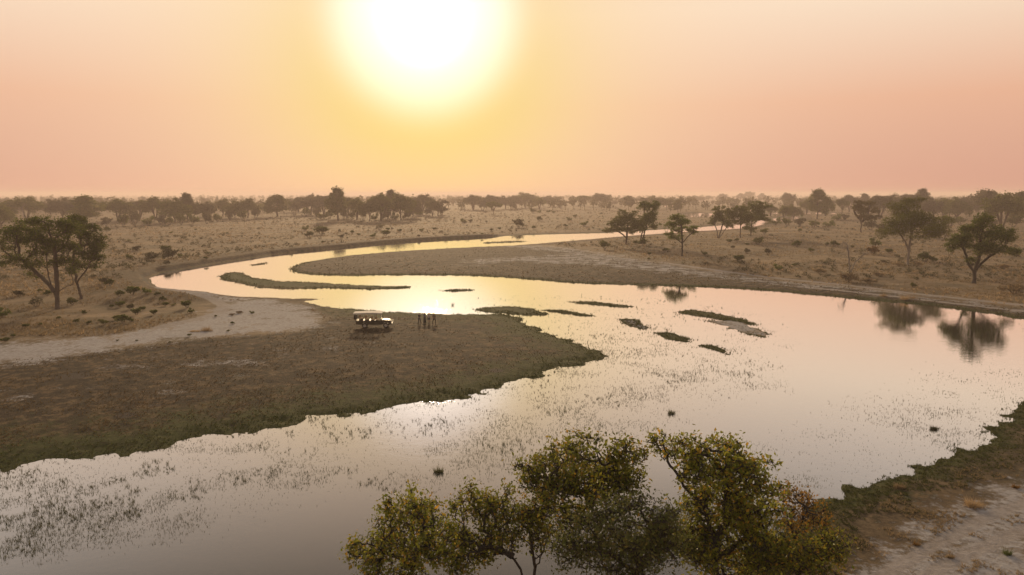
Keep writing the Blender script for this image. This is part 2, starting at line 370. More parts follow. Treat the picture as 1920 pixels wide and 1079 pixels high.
def water_material():
    m, t, o = new_mat('river_water')
    geo = N(t, 'ShaderNodeNewGeometry')
    mp = N(t, 'ShaderNodeMapping'); mp.inputs['Scale'].default_value = (1.0, 1.5, 1.0); t.links.new(geo.outputs['Position'], mp.inputs[0])
    def noise(s, d):
        n = N(t, 'ShaderNodeTexNoise'); n.inputs['Scale'].default_value = s; n.inputs['Detail'].default_value = d
        t.links.new(mp.outputs[0], n.inputs['Vector']); return n.outputs[0]
    patch = N(t, 'ShaderNodeTexNoise'); patch.inputs['Scale'].default_value = 0.05; t.links.new(geo.outputs['Position'], patch.inputs['Vector'])
    mr = N(t, 'ShaderNodeMapRange'); mr.inputs[1].default_value = 0.35; mr.inputs[2].default_value = 0.7; mr.inputs[3].default_value = 0.25; mr.inputs[4].default_value = 1.0
    t.links.new(patch.outputs[0], mr.inputs[0])
    h = math_node(t, 'ADD', noise(2.6, 3), math_node(t, 'MULTIPLY', noise(0.7, 2), 1.5))
    b = N(t, 'ShaderNodeBump'); b.inputs['Distance'].default_value = 0.02
    t.links.new(math_node(t, 'MULTIPLY', mr.outputs[0], 0.27), b.inputs['Strength']); t.links.new(h, b.inputs['Height'])
    murk = N(t, 'ShaderNodeBsdfDiffuse'); murk.inputs[0].default_value = (0.046, 0.049, 0.046, 1)
    gl = N(t, 'ShaderNodeBsdfGlossy'); gl.inputs[0].default_value = (0.97, 0.97, 0.98, 1); gl.inputs['Roughness'].default_value = 0.02
    t.links.new(b.outputs[0], gl.inputs['Normal'])
    lw = N(t, 'ShaderNodeLayerWeight')
    fr = N(t, 'ShaderNodeMapRange'); fr.interpolation_type = 'SMOOTHSTEP'; fr.inputs[1].default_value = 0.38; fr.inputs[2].default_value = 0.93; fr.inputs[3].default_value = 0.05; fr.inputs[4].default_value = 1.0
    t.links.new(lw.outputs['Facing'], fr.inputs[0])
    mx = N(t, 'ShaderNodeMixShader'); t.links.new(fr.outputs[0], mx.inputs[0]); t.links.new(murk.outputs[0], mx.inputs[1]); t.links.new(gl.outputs[0], mx.inputs[2])
    t.links.new(mx.outputs[0], o.inputs[0])
    return m
M['water'] = water_material()

# ------------------------------------------------------------------ ground and river
def build_ground():
    ang = np.concatenate([np.linspace(-46, 46, 600), np.linspace(46, 314, 64)[1:-1]]) * math.pi / 180
    rad = np.concatenate([np.linspace(5, 27, 20), np.geomspace(28, 900, 520), np.geomspace(915, 9000, 80)])
    na, nr = len(ang), len(rad)
    R, A = np.meshgrid(rad, ang, indexing='ij')
    P = np.stack([(R * np.sin(A)).ravel(), (R * np.cos(A)).ravel()], 1)
    h, d, d2, isl, cut = terrain(P)
    V = np.concatenate([np.column_stack([P, h]), [[0, 0, 0.4]]])
    i = np.arange(nr - 1)[:, None]; j = np.arange(na)[None, :]; k = (j + 1) % na
    q = np.stack([(i * na + j), (i * na + k), ((i + 1) * na + k), ((i + 1) * na + j)], -1).reshape(-1, 4)
    q = q[:, ::-1]
    jj = np.arange(na); f = np.stack([jj, (jj + 1) % na, np.full(na, nr * na)], 1)
    # flip if facing down
    me = mesh_np('ground', V, [q, f], [M['ground']], smooth=True)
    def put(name, arr):
        a = me.attributes.new(name, 'FLOAT', 'POINT'); a.data.foreach_set('value', np.append(arr, 0).astype(np.float32))
    def soft(poly, w): return sstep(-w, w, poly_sd(P, poly, w * 2 + 1))
    flat = np.maximum(soft(FLAT_A, 4), soft(FLAT_B, 5))
    flat = np.maximum(flat, 0.6 * soft(NEAR_LAND, 6) * sstep(6, 3, d))
    flat = np.maximum(flat, sstep(16, 8, d) * (d > 0) * 0.55)
    pale = np.maximum(0.85 * soft(PALE_A, 5), 0.55 * soft(PALE_A2, 2.0))
    pale = np.maximum(pale, 0.48 * soft(PALE_B, 6))
    pale = np.maximum(pale, 0.62 * soft(NEAR_LAND, 5) * sstep(3, 7, d))
    pale = np.maximum(pale, 0.75 * (isl > 0) * soft(ISLANDS[8], 0.8)); pale = np.maximum(pale, 0.6 * soft(ISLANDS[5], 0.8))
    rut = np.zeros(len(P))
    for line, w in TRACKS:
        L = np.array(line); s = sstep(w * 1.6, w * 0.5, seg_dist(P, L[:-1], L[1:])); rut = np.maximum(rut, s)
    inA = soft(FLAT_A, 3); nearl = soft(NEAR_LAND, 2)
    green = np.where(d > 0, np.exp(-np.maximum(d, 0) / np.where(inA > 0.5, 9.5, np.where(nearl > 0.5, 2.6, 2.6))), 1.0) * 0.95
    green = np.where(cut > 0.05, green * 0.15, green)
    green = np.where((isl > -1) & (d < 0), 0.95, green)
    green = green * (1 - 0.9 * soft(ISLANDS[8], 0.6)) * (1 - 0.7 * soft(ISLANDS[5], 0.6))
    lefts = sstep(20, 8, seg_dist(P, np.array(SPIT_A[:6])[:-1], np.array(SPIT_A[:6])[1:])); green = green * (1 - 0.85 * lefts)
    mud = np.maximum(sstep(0.5, 0.0, np.abs(d2 - 1.4) * 0.4) * (cut > 0.1) * 0.9, 0)
    def patch(u, v, ru, rv):
        c = np.array(gp(u, v)); ax = abs(gp(u + ru, v)[0] - c[0]); ay = abs(gp(u, v - rv)[1] - c[1])
        return sstep(1.25, 0.55, np.hypot((P[:, 0] - c[0]) / ax, (P[:, 1] - c[1]) / ay))
    for a in ((138, 717, 36, 8), (235, 788, 22, 6), (290, 770, 14, 4), (930, 700, 16, 4), (212, 700, 14, 4)): mud = np.maximum(mud, 0.85 * patch(*a))
    for a in ((38, 757, 36, 9), (250, 700, 60, 6), (420, 690, 90, 10), (600, 665, 60, 7), (720, 655, 60, 5), (330, 745, 50, 6)): pale = np.maximum(pale, 0.30 * patch(*a))
    put('flat', flat); put('pale', pale); put('rut', rut); put('green', green); put('mud', mud)
    o = structure(obj('ground', me)); return o
ground = build_ground()
if ground.data.polygons[1000].normal.z < 0: ground.data.flip_normals()

wme = mesh_np('river', [(-1600, -200, 0), (1600, -200, 0), (1600, 1900, 0), (-1600, 1900, 0)], np.array([[0, 1, 2, 3]]), [M['water']])
river = structure(obj('river', wme))

# ------------------------------------------------------------------ plants: growth by space colonisation
def grow(rng, lobes, stems, n_attr, step, kill, jitter=0.15, iters=90, up=0.0):
    lob = np.array(lobes, float)
    vol = (lob[:, 3] * lob[:, 4] * lob[:, 5]) ** 0.58
    which = rng.choice(len(lob), n_attr, p=vol / vol.sum())
    v = rng.normal(size=(n_attr, 3)); v /= np.linalg.norm(v, axis=1)[:, None]
    v *= (rng.random(n_attr) ** 0.42)[:, None]
    A = lob[which, :3] + v * lob[which, 3:6]
    nodes, par = [], []
    for st in stems:                      # stem: polyline of points from the ground up
        prev = -1
        pts = [np.array(p, float) for p in st]
        for a, b in zip(pts[:-1], pts[1:]):
            k = max(2, int(np.linalg.norm(b - a) / step))
            for s in range(k):
                if s == 0 and prev >= 0: continue
                q = a + (b - a) * s / k
                if prev >= 0: q = q + rng.normal(size=3) * step * 0.10
                nodes.append(q); par.append(prev); prev = len(nodes) - 1
        nodes.append(pts[-1]); par.append(prev)
    n_stem = len(nodes)
    X = np.array(nodes); par = list(par)
    first = max(0, 0)
    zmin = max(s[-1][2] for s in stems) * 0.45
    best = np.full(n_attr, 1e9); bi = np.zeros(n_attr, int)
    ok = np.where(X[:, 2] > zmin)[0]
    D = np.linalg.norm(A[:, None] - X[None, ok], axis=2); bi = ok[D.argmin(1)]; best = D.min(1)
    alive = np.ones(n_attr, bool); cap = 0
    for it in range(iters):
        alive &= best > kill
        idx = np.where(alive)[0]
        if len(idx) == 0: break
        dirs = A[idx] - X[bi[idx]]; dirs /= np.linalg.norm(dirs, axis=1)[:, None]
        uniq, inv = np.unique(bi[idx], return_inverse=True)
        S = np.zeros((len(uniq), 3)); np.add.at(S, inv, dirs)
        S += rng.normal(size=S.shape) * jitter * np.linalg.norm(S, axis=1)[:, None]; S[:, 2] += up
        L = np.linalg.norm(S, axis=1); keep = L > 1e-3
        new = X[uniq[keep]] + S[keep] / L[keep][:, None] * step
        base = len(X); X = np.concatenate([X, new]); par.extend(uniq[keep].tolist())
        D = np.linalg.norm(A[:, None] - new[None], axis=2); j = D.argmin(1); dm = D[np.arange(n_attr), j]
        better = dm < best - 1e-4
        stuck = alive.copy(); stuck[better] = False
        bi = np.where(better, base + j, bi); best = np.where(better, dm, best)
        if it > 40: alive &= ~(stuck & (rng.random(n_attr) < 0.25))
    # a twig from every crown point to the nearest branch
    n_br = len(X); X = np.concatenate([X, A]); par.extend(bi.tolist())
    return X, np.array(par), n_stem, n_br
def radii(X, par, base_r, tip=0.012):
    """pipe model: a branch is as thick as the twigs it carries ask for"""
    n = len(X); cnt = np.zeros(n)
    for i in range(n - 1, -1, -1):
        if cnt[i] == 0: cnt[i] = 1
        if par[i] >= 0: cnt[par[i]] += cnt[i]
    q = math.log(base_r / tip) / math.log(max(cnt[par < 0].max(), 3))
    return tip * cnt ** q, cnt
def tubes(X, par, r, sides=5, flare=1.35, thin=0.0):
    e = np.where(par >= 0)[0]; e = e[r[e] >= thin]
    a = X[par[e]]; b = X[e]; ra = np.minimum(r[par[e]], r[e] * 1.6 + 0.01); rb = r[e].copy()
    root = par[par[e]] < 0; ra = np.where(root, r[par[e]] * flare, ra)
    d = b - a; d /= np.maximum(np.linalg.norm(d, axis=1), 1e-9)[:, None]
    b = b + d * (rb * 0.35)[:, None]
    ref = np.where(np.abs(d[:, 2:3]) < 0.9, np.array([[0, 0, 1.0]]), np.array([[1.0, 0, 0]]))
    u = np.cross(d, ref); u /= np.linalg.norm(u, axis=1)[:, None]; w = np.cross(d, u)
    t = np.arange(sides) * 2 * math.pi / sides
    ring = u[:, None] * np.cos(t)[None, :, None] + w[:, None] * np.sin(t)[None, :, None]
    V = np.concatenate([a[:, None] + ring * ra[:, None, None], b[:, None] + ring * rb[:, None, None]], 1)
    n = len(e); s = np.arange(sides); s2 = (s + 1) % sides
    f = np.stack([s, s2, s2 + sides, s + sides], 1)
    F = (f[None] + (np.arange(n) * 2 * sides)[:, None, None]).reshape(-1, 4)
    return V.reshape(-1, 3), F
def leaves(rng, C, size, spread, per, aspect=0.6, up=0.5, var=0.35, droop=0.0):
    """diamond leaves (two faces, folded on the midrib) scattered round the twig points C"""
    n = len(C) * per
    P = np.repeat(C, per, 0) + rng.normal(size=(n, 3)) * np.array(spread)
    a = rng.normal(size=(n, 3)); a[:, 2] -= droop; a /= np.linalg.norm(a, axis=1)[:, None]
    nrm = rng.normal(size=(n, 3)); nrm[:, 2] += up
    b = np.cross(nrm, a); b /= np.maximum(np.linalg.norm(b, axis=1), 1e-6)[:, None]
    nn = np.cross(a, b)
    s = size * (1 + var * rng.normal(size=n)).clip(0.45, 1.8)
    a = a * (s / 2)[:, None]; b = b * (s * aspect / 2)[:, None]; nn = nn * (s * 0.10)[:, None]
    V = np.stack([P - a, P + b + nn - a * 0.1, P + a, P - b + nn - a * 0.1], 1).reshape(-1, 3)
    k = np.arange(n)[:, None] * 4
    F = np.concatenate([k + np.array([[0, 1, 2]]), k + np.array([[0, 2, 3]])], 0)
    return V, F

def clumpy(lobes, seed, k=4, f=0.46):
    rg = random.Random(seed); out = []
    for (x, y, z, a, b, c) in lobes:
        for _ in range(k):
            d = Vector((rg.gauss(0, 1), rg.gauss(0, 1), rg.gauss(0, 1))).normalized() * rg.uniform(0.35, 0.95); g = f * rg.uniform(0.65, 1.25)
            out.append((x + d.x * a, y + d.y * b, z + d.z * c, a * g, b * g, c * g))
    return out
class Plant: pass
def make_plant(seed, lobes, stems, base_r, n_attr, step, leaf, spread, per, bark, leafm, kill=None, sides=5, up=0.05, thr=0.035, tip=0.012,
               aspect=0.6, leaf_up=0.5, thin=0.0, droop=0.0, jitter=0.18, clump=(4, 0.5)):
    rng = np.random.default_rng(seed); lobes = clumpy(lobes, seed, *clump)
    X, par, ns, nb = grow(rng, lobes, stems, n_attr, step, kill or step * 1.1, jitter=jitter, up=up)
    r, cnt = radii(X, par, base_r, tip)
    V, F = tubes(X, par, r, sides, thin=thin)
    pl = Plant(); pl.X = X
    pl.trunk = mesh_np('trunk', V, F, [M[bark]], smooth=True)
    ii = np.arange(len(X)); tw = np.where((ii >= nb) | ((cnt <= 4) & (ii >= ns)))[0]
    LV, LF = leaves(rng, X[tw], leaf, spread, per, aspect, leaf_up, droop=droop)
    pl.crown = mesh_np('crown', LV, LF, [M[leafm]])
    pl.height = float(LV[:, 2].max()); pl.width = float(np.percentile(LV[:, 0], 99.5) - np.percentile(LV[:, 0], 0.5))
    return pl
def place_tree(name, pl, x, y, label, group=None, cat='tree', scale=(1, 1, 1), rotz=0.0, parts=('trunk', 'crown'), sink=0.05):
    e = bpy.data.objects.new(name, None); link(e); e.empty_display_size = 0.5
    e.location = (x, y, ground_z(x, y) - sink); e.rotation_euler = (0, 0, rotz); e.scale = scale
    tag(e, label, cat, group)
    a = bpy.data.objects.new(parts[0], pl.trunk); link(a, e)
    if pl.crown is not None: b = bpy.data.objects.new(parts[1], pl.crown); link(b, e)
    return e

# ---- single trees, each with its own crown of lobes, sizes read at its own distance
def axis_depth(x, y): return y * CP + CAM_H * SP
def local_lobes(bu, bv, lob, seed, flat=1.0):
    x, y = gpz(bu, bv); s = axis_depth(x, y) / FPX; rng = random.Random(seed); out = []
    for (u, v, ru, rv) in lob:
        rx = ru * s; rz = rv * s
        out.append(((u - bu) * s, rng.uniform(-0.8, 0.8) * rx * flat, (bv - v) * s * 1.02, rx, (rx + rz) * 0.55, rz))
    return x, y, s, out
def px_stems(bu, bv, s, st):
    return [[((u - bu) * s, (i % 2) * 0.25 - 0.1 if i else 0.0, (bv - v) * s) for i, (u, v) in enumerate(line)] for line in st]
SINGLE = [
 # name, base, lobes, stems, trunk radius, bark, leaf material, leaf size, n_attr, per, label
 ('spreading_tree', (107, 580), [(30, 455, 34, 12), (58, 436, 38, 16), (100, 416, 36, 15), (132, 432, 40, 18), (75, 474, 34, 12), (18, 468, 18, 7),
   (110, 456, 40, 16), (12, 495, 11, 5), (66, 516, 14, 6), (150, 420, 30, 12), (90, 440, 40, 16), (130, 470, 26, 12), (55, 488, 30, 10), (120, 492, 26, 10), (40, 440, 26, 10), (80, 498, 22, 8), (28, 482, 20, 8), (140, 508, 16, 7)],
   [[(107, 580), (104, 548), (97, 524), (96, 495)], [(108, 580), (109, 545), (112, 515), (112, 480)], [(105, 546), (92, 528), (70, 505), (45, 482)], [(110, 548), (122, 540), (142, 532)]],
   0.46, 'bark', 'leaf_dark', 0.25, 900, 9, 'large spreading tree with forked grey trunk at the left edge, nearest on the plain', dict(flat=0.75)),
 ('leaning_tree', (152, 562), [(160, 418, 25, 12), (182, 438, 22, 13), (192, 470, 15, 10), (165, 452, 28, 16), (160, 498, 20, 10), (186, 487, 20, 7), (150, 432, 25, 12), (172, 478, 20, 10)],
   [[(152, 562), (147, 530), (143, 500), (146, 470)], [(147, 530), (158, 515), (172, 500)]],
   0.30, 'bark', 'leaf_dark', 0.25, 520, 9, 'slimmer tree with leaning trunk just right of the large forked tree at left', {}),
 ('domed_tree', (1702, 497), [(1700, 398, 38, 20), (1664, 425, 28, 15), (1732, 420, 33, 18), (1700, 430, 52, 18), (1652, 438, 17, 8), (1748, 438, 18, 9), (1712, 384, 22, 10), (1690, 412, 40, 18)],
   [[(1702, 497), (1702, 470), (1704, 440), (1703, 415)], [(1702, 470), (1692, 450), (1680, 435)]],
   0.44, 'bark_grey', 'leaf_olive', 0.24, 1300, 11, 'broad domed tree with feathery olive crown and pale trunk on right bank', {}),
 ('dense_tree', (1826, 532), [(1825, 415, 20, 9), (1815, 429, 26, 13), (1848, 438, 30, 16), (1810, 453, 34, 14), (1779, 463, 14, 8), (1872, 448, 25, 13), (1850, 466, 38, 12),
   (1893, 472, 18, 8), (1830, 468, 20, 12), (1812, 488, 10, 6), (1790, 450, 18, 10)],
   [[(1826, 532), (1827, 508), (1831, 480), (1832, 450)], [(1825, 512), (1812, 492), (1803, 472)], [(1828, 505), (1846, 484), (1866, 470)], [(1828, 508), (1845, 506), (1862, 504), (1872, 503)]],
   0.50, 'bark_dark', 'leaf_green', 0.28, 900, 10, 'dense dark green tree with black trunk near the right edge', {}),
 ('riverside_tree', (1174, 459), [(1170, 418, 28, 13), (1149, 432, 17, 7), (1182, 406, 24, 11), (1190, 424, 20, 12), (1155, 417, 16, 10), (1170, 428, 26, 8)],
   [[(1174, 459), (1175, 443), (1176, 425)], [(1174, 446), (1165, 438), (1158, 434)]], 0.5, 'bark', 'leaf_olive', 0.34, 420, 11, 'rounded olive tree with low left limb beside the upper river reach', {}),
 ('riverside_tree', (1200, 457), [(1214, 391, 23, 11), (1222, 409, 20, 12), (1206, 414, 20, 12), (1229, 424, 12, 8), (1205, 385, 14, 7), (1200, 431, 13, 7)],
   [[(1200, 457), (1203, 440), (1208, 415)], [(1202, 457), (1208, 438), (1213, 415)]], 0.36, 'bark_dark', 'leaf_green', 0.34, 400, 12, 'taller twin-stemmed tree behind the rounded olive tree by the upper river', {}),
 ('layered_tree', (1279, 481), [(1272, 409, 17, 7), (1260, 421, 17, 6), (1285, 419, 19, 7), (1296, 429, 13, 6), (1253, 439, 12, 4), (1264, 447, 15, 5), (1301, 437, 8, 4), (1280, 434, 18, 6)],
   [[(1279, 481), (1279, 455), (1276, 430), (1275, 415)], [(1278, 456), (1268, 448), (1258, 443)], [(1279, 455), (1290, 442), (1298, 436)]], 0.36, 'bark_dark', 'leaf_green', 0.32, 360, 9,
   'slender layered tree with open crown alone on the middle bank', {}),
 ('vase_tree', (1346, 447), [(1345, 395, 15, 8), (1356, 404, 20, 12), (1335, 416, 11, 6), (1362, 418, 15, 9), (1339, 401, 9, 5)],
   [[(1346, 447), (1344, 432), (1338, 420)], [(1347, 447), (1352, 430), (1356, 412)], [(1348, 447), (1360, 430), (1366, 415)]], 0.4, 'bark', 'leaf_olive', 0.38, 300, 9,
   'many-stemmed vase-shaped tree at the left of the riverside clump', {}),
 ('umbrella_tree', (1388, 446), [(1385, 398, 29, 11), (1396, 407, 26, 11), (1375, 404, 19, 9), (1381, 418, 17, 7)],
   [[(1388, 446), (1388, 428), (1387, 412)]], 0.32, 'bark', 'leaf_olive', 0.38, 340, 12, 'grey-green umbrella-crowned tree in the middle of the riverside clump', {}),
 ('rounded_tree', (1408, 442), [(1412, 387, 25, 8), (1426, 401, 15, 10), (1400, 392, 19, 8), (1433, 412, 9, 6), (1404, 424, 15, 12), (1408, 402, 26, 10)],
   [[(1408, 442), (1408, 424), (1410, 405)]], 0.32, 'bark', 'leaf_green', 0.40, 380, 12, 'greener rounded tree at the right of the riverside clump', {}),
 ('yellow_crowned_tree', (1614, 436), [(1614, 385, 23, 7), (1600, 395, 15, 8), (1630, 397, 15, 9), (1615, 406, 22, 7)],
   [[(1614, 436), (1614, 418), (1612, 402)], [(1614, 416), (1604, 404), (1598, 396)], [(1615, 416), (1626, 404)]], 0.85, 'bark', 'leaf_yellow', 0.42, 360, 11,
   'thick-trunked tree with yellowish flat crown before the right-hand grove', {}),
]
def leafless(seed, bu, bv, lob, st, r, bark, n=120):
    x, y, s, L = local_lobes(bu, bv, lob, seed)
    rng = np.random.default_rng(seed)
    X, par, ns, nb = grow(rng, L, px_stems(bu, bv, s, st), n, 0.45, 0.5, jitter=0.3)
    rr, k = radii(X, par, r, 0.02); V, F = tubes(X, par, rr, 5)
    p = Plant(); p.trunk = mesh_np('trunk', V, F, [M[bark]], smooth=True); p.crown = None
    return p, x, y
for i, (name, (bu, bv), lob, st, br, bark, lm, ls, na, per, label, kw) in enumerate(SINGLE):
    x, y, s, L = local_lobes(bu, bv, lob, 40 + i, **kw)
    H = max(l[2] + l[5] for l in L)
    step = H / 30.0
    pl = make_plant(100 + i, L, px_stems(bu, bv, s, st), br * 0.8, int(na * 1.9), step, ls, (step * 0.55, step * 0.55, step * 0.36), per, bark, lm, kill=step * 1.0, tip=0.012, clump=(8, 0.52))
    place_tree(name, pl, x, y, label)
pl, x, y = leafless(77, 1594, 513, [(1586, 462, 14, 9), (1568, 474, 10, 4), (1620, 474, 12, 5), (1580, 452, 8, 4)],
                    [[(1594, 513), (1591, 490), (1588, 475), (1587, 462)], [(1595, 513), (1600, 495), (1612, 480), (1626, 474)], [(1590, 484), (1580, 477), (1565, 476)]], 0.2, 'bark_grey', 46)
place_tree('dead_tree', pl, x, y, 'leafless grey forked dead tree standing in grass on right bank', parts=('trunk',))
pl, x, y = leafless(78, 50, 421, [(46, 388, 7, 8), (38, 395, 6, 4)], [[(50, 421), (46, 405), (44, 392)], [(46, 406), (38, 398)]], 0.3, 'bark_grey', 40)
place_tree('dead_tree', pl, x, y, 'bare pale leaning tree before the left-hand tree belt', parts=('trunk',))

# ---- woodland prototypes, about 15 m tall
def proto(seed, kind):
    rng = random.Random(seed); L = []; st = []
    if kind == 'round':
        for k in range(12):
            a = k * 2.4; rr = 4.2 * math.sqrt(k / 12)
            L.append((rr * math.cos(a), rr * math.sin(a), 9.6 - rr * 0.75 + rng.uniform(-0.8, 0.9), 2.7, 2.7, 2.5))
        st = [[(0, 0, 0), (0.2, 0, 2.2), (0, 0.1, 6)], [(0.2, 0, 2.2), (1.8, 0.4, 5)], [(0.2, 0, 2.2), (-1.8, -0.4, 5.2)]]
    elif kind == 'tall':
        for k in range(16):
            z = 4.4 + k * 0.64; a = k * 2.4 + rng.uniform(-0.5, 0.5); rr = (0.6 + 3.6 * math.sin(math.pi * min(1, (k + 2.5) / 15))) * rng.uniform(0.6, 1.0)
            L.append((rr * math.cos(a), rr * math.sin(a), z, 1.9, 1.9, 1.4))
        st = [[(0, 0, 0), (0.1, 0.1, 3.4), (-0.2, 0, 8)], [(0.1, 0.1, 3.4), (1.7, 0, 6)], [(0.1, 0.1, 3.8), (-1.8, 0.3, 6.5)]]
    elif kind == 'umbrella':
        for k in range(12):
            a = k * 2.4; rr = 5.2 * math.sqrt(k / 12)
            L.append((rr * math.cos(a), rr * math.sin(a), 10.2 - rr * 0.35 + rng.uniform(-0.6, 0.6), 2.4, 2.4, 1.5))
        st = [[(0, 0, 0), (0, 0, 3.4), (0.3, 0, 6.5)], [(0, 0, 3.4), (2.2, 0.6, 7)], [(0, 0, 3.4), (-2.4, 0.2, 7)], [(0, 0, 3.6), (0.2, 2, 7)]]
    elif kind == 'vase':
        for k in range(14):
            a = k * 2.4; rr = 4.6 * math.sqrt(k / 14)
            L.append((rr * math.cos(a), rr * math.sin(a), 9.8 - rr * rr * 0.15 + rng.uniform(-1.4, 1.2), 2.1, 2.1, 2.1))
        st = [[(0, 0, 0), (0.8, 0, 3.4), (1.8, 0.3, 7)], [(-0.2, 0, 0), (-0.8, 0.2, 3.4), (-1.9, 0, 7)], [(0, 0.2, 0), (0, 0.8, 4), (0.2, 1.2, 7.6)]]
    elif kind == 'sparse':
        for k in range(9):
            a = rng.uniform(0, 6.28); rr = rng.uniform(0.5, 3.2)
            L.append((rr * math.cos(a), rr * math.sin(a), rng.uniform(5.5, 12), 1.7, 1.7, 1.2))
        st = [[(0, 0, 0), (0.5, 0, 3.4), (0.9, 0, 7)], [(0.5, 0, 3.4), (-1.0, 0.2, 6.5)]]
    else:  # broad
        for k in range(15):
            a = k * 2.4; rr = 5.2 * math.sqrt(k / 15)
            L.append((rr * math.cos(a), rr * math.sin(a), 8.2 - rr * 0.62 + rng.uniform(-1.2, 1.4), 2.6, 2.6, 2.4))
        st = [[(0, 0, 0), (0.1, 0, 1.8), (0.6, 0, 5)], [(0.1, 0, 1.8), (-2, 0.3, 4.4)], [(0.1, 0, 1.8), (2.2, -0.3, 4.4)]]
    return L, st
PROTO = {}
for i, (key, kind, lm, bark, per) in enumerate([
    ('round', 'round', 'leaf_olive', 'bark', 8), ('round2', 'round', 'leaf_grey', 'bark', 8), ('tall', 'tall', 'leaf_olive', 'bark', 9), ('tall2', 'tall', 'leaf_grey', 'bark', 8),
    ('umbrella', 'umbrella', 'leaf_olive', 'bark', 8), ('vase', 'vase', 'leaf_grey', 'bark', 6), ('vase2', 'vase', 'leaf_olive', 'bark', 7),
    ('sparse', 'sparse', 'leaf_grey', 'bark', 6), ('broad', 'broad', 'leaf_olive', 'bark', 8), ('broad2', 'broad', 'leaf_grey', 'bark', 8)]):
    L, st = proto(300 + i, kind)
    PROTO[key] = make_plant(320 + i, L, st, 0.32, 620, 0.62, 0.60, (0.45, 0.45, 0.34), per, bark, lm, kill=0.75, sides=4, thr=0.07, tip=0.02, thin=0.025, clump=(6, 0.52))

KIND_WORDS = {'round': 'round-crowned', 'round2': 'greyish round-crowned', 'tall': 'tall lobed', 'tall2': 'tall greyish', 'umbrella': 'flat-topped', 'vase': 'thin vase-shaped',
              'vase2': 'vase-shaped', 'sparse': 'slim sparse', 'broad': 'broad bushy', 'broad2': 'broad greyish'}
_one = ['', 'first', 'second', 'third', 'fourth', 'fifth', 'sixth', 'seventh', 'eighth', 'ninth', 'tenth', 'eleventh', 'twelfth', 'thirteenth', 'fourteenth', 'fifteenth', 'sixteenth', 'seventeenth', 'eighteenth', 'nineteenth']
ORD = _one + [w if k == 0 else w[:-4] + 'y-' + _one[k] for w in ('twentieth', 'thirtieth', 'fortieth', 'fiftieth') for k in range(10)]
def label_many(items, text, bands):
    """items: (u, object, word); each gets its word and its place counted from the left within its band"""
    cnt = {}
    for u, o, word in sorted(items, key=lambda t: t[0]):
        b = next(nm for lim, nm in bands if u < lim); cnt[(word, b)] = cnt.get((word, b), 0) + 1
        o['label'] = text.format(word=word, nth=ORD[cnt[(word, b)]], band=b)
def pixel_u(x, y): return 960 + FPX * x / axis_depth(x, y)
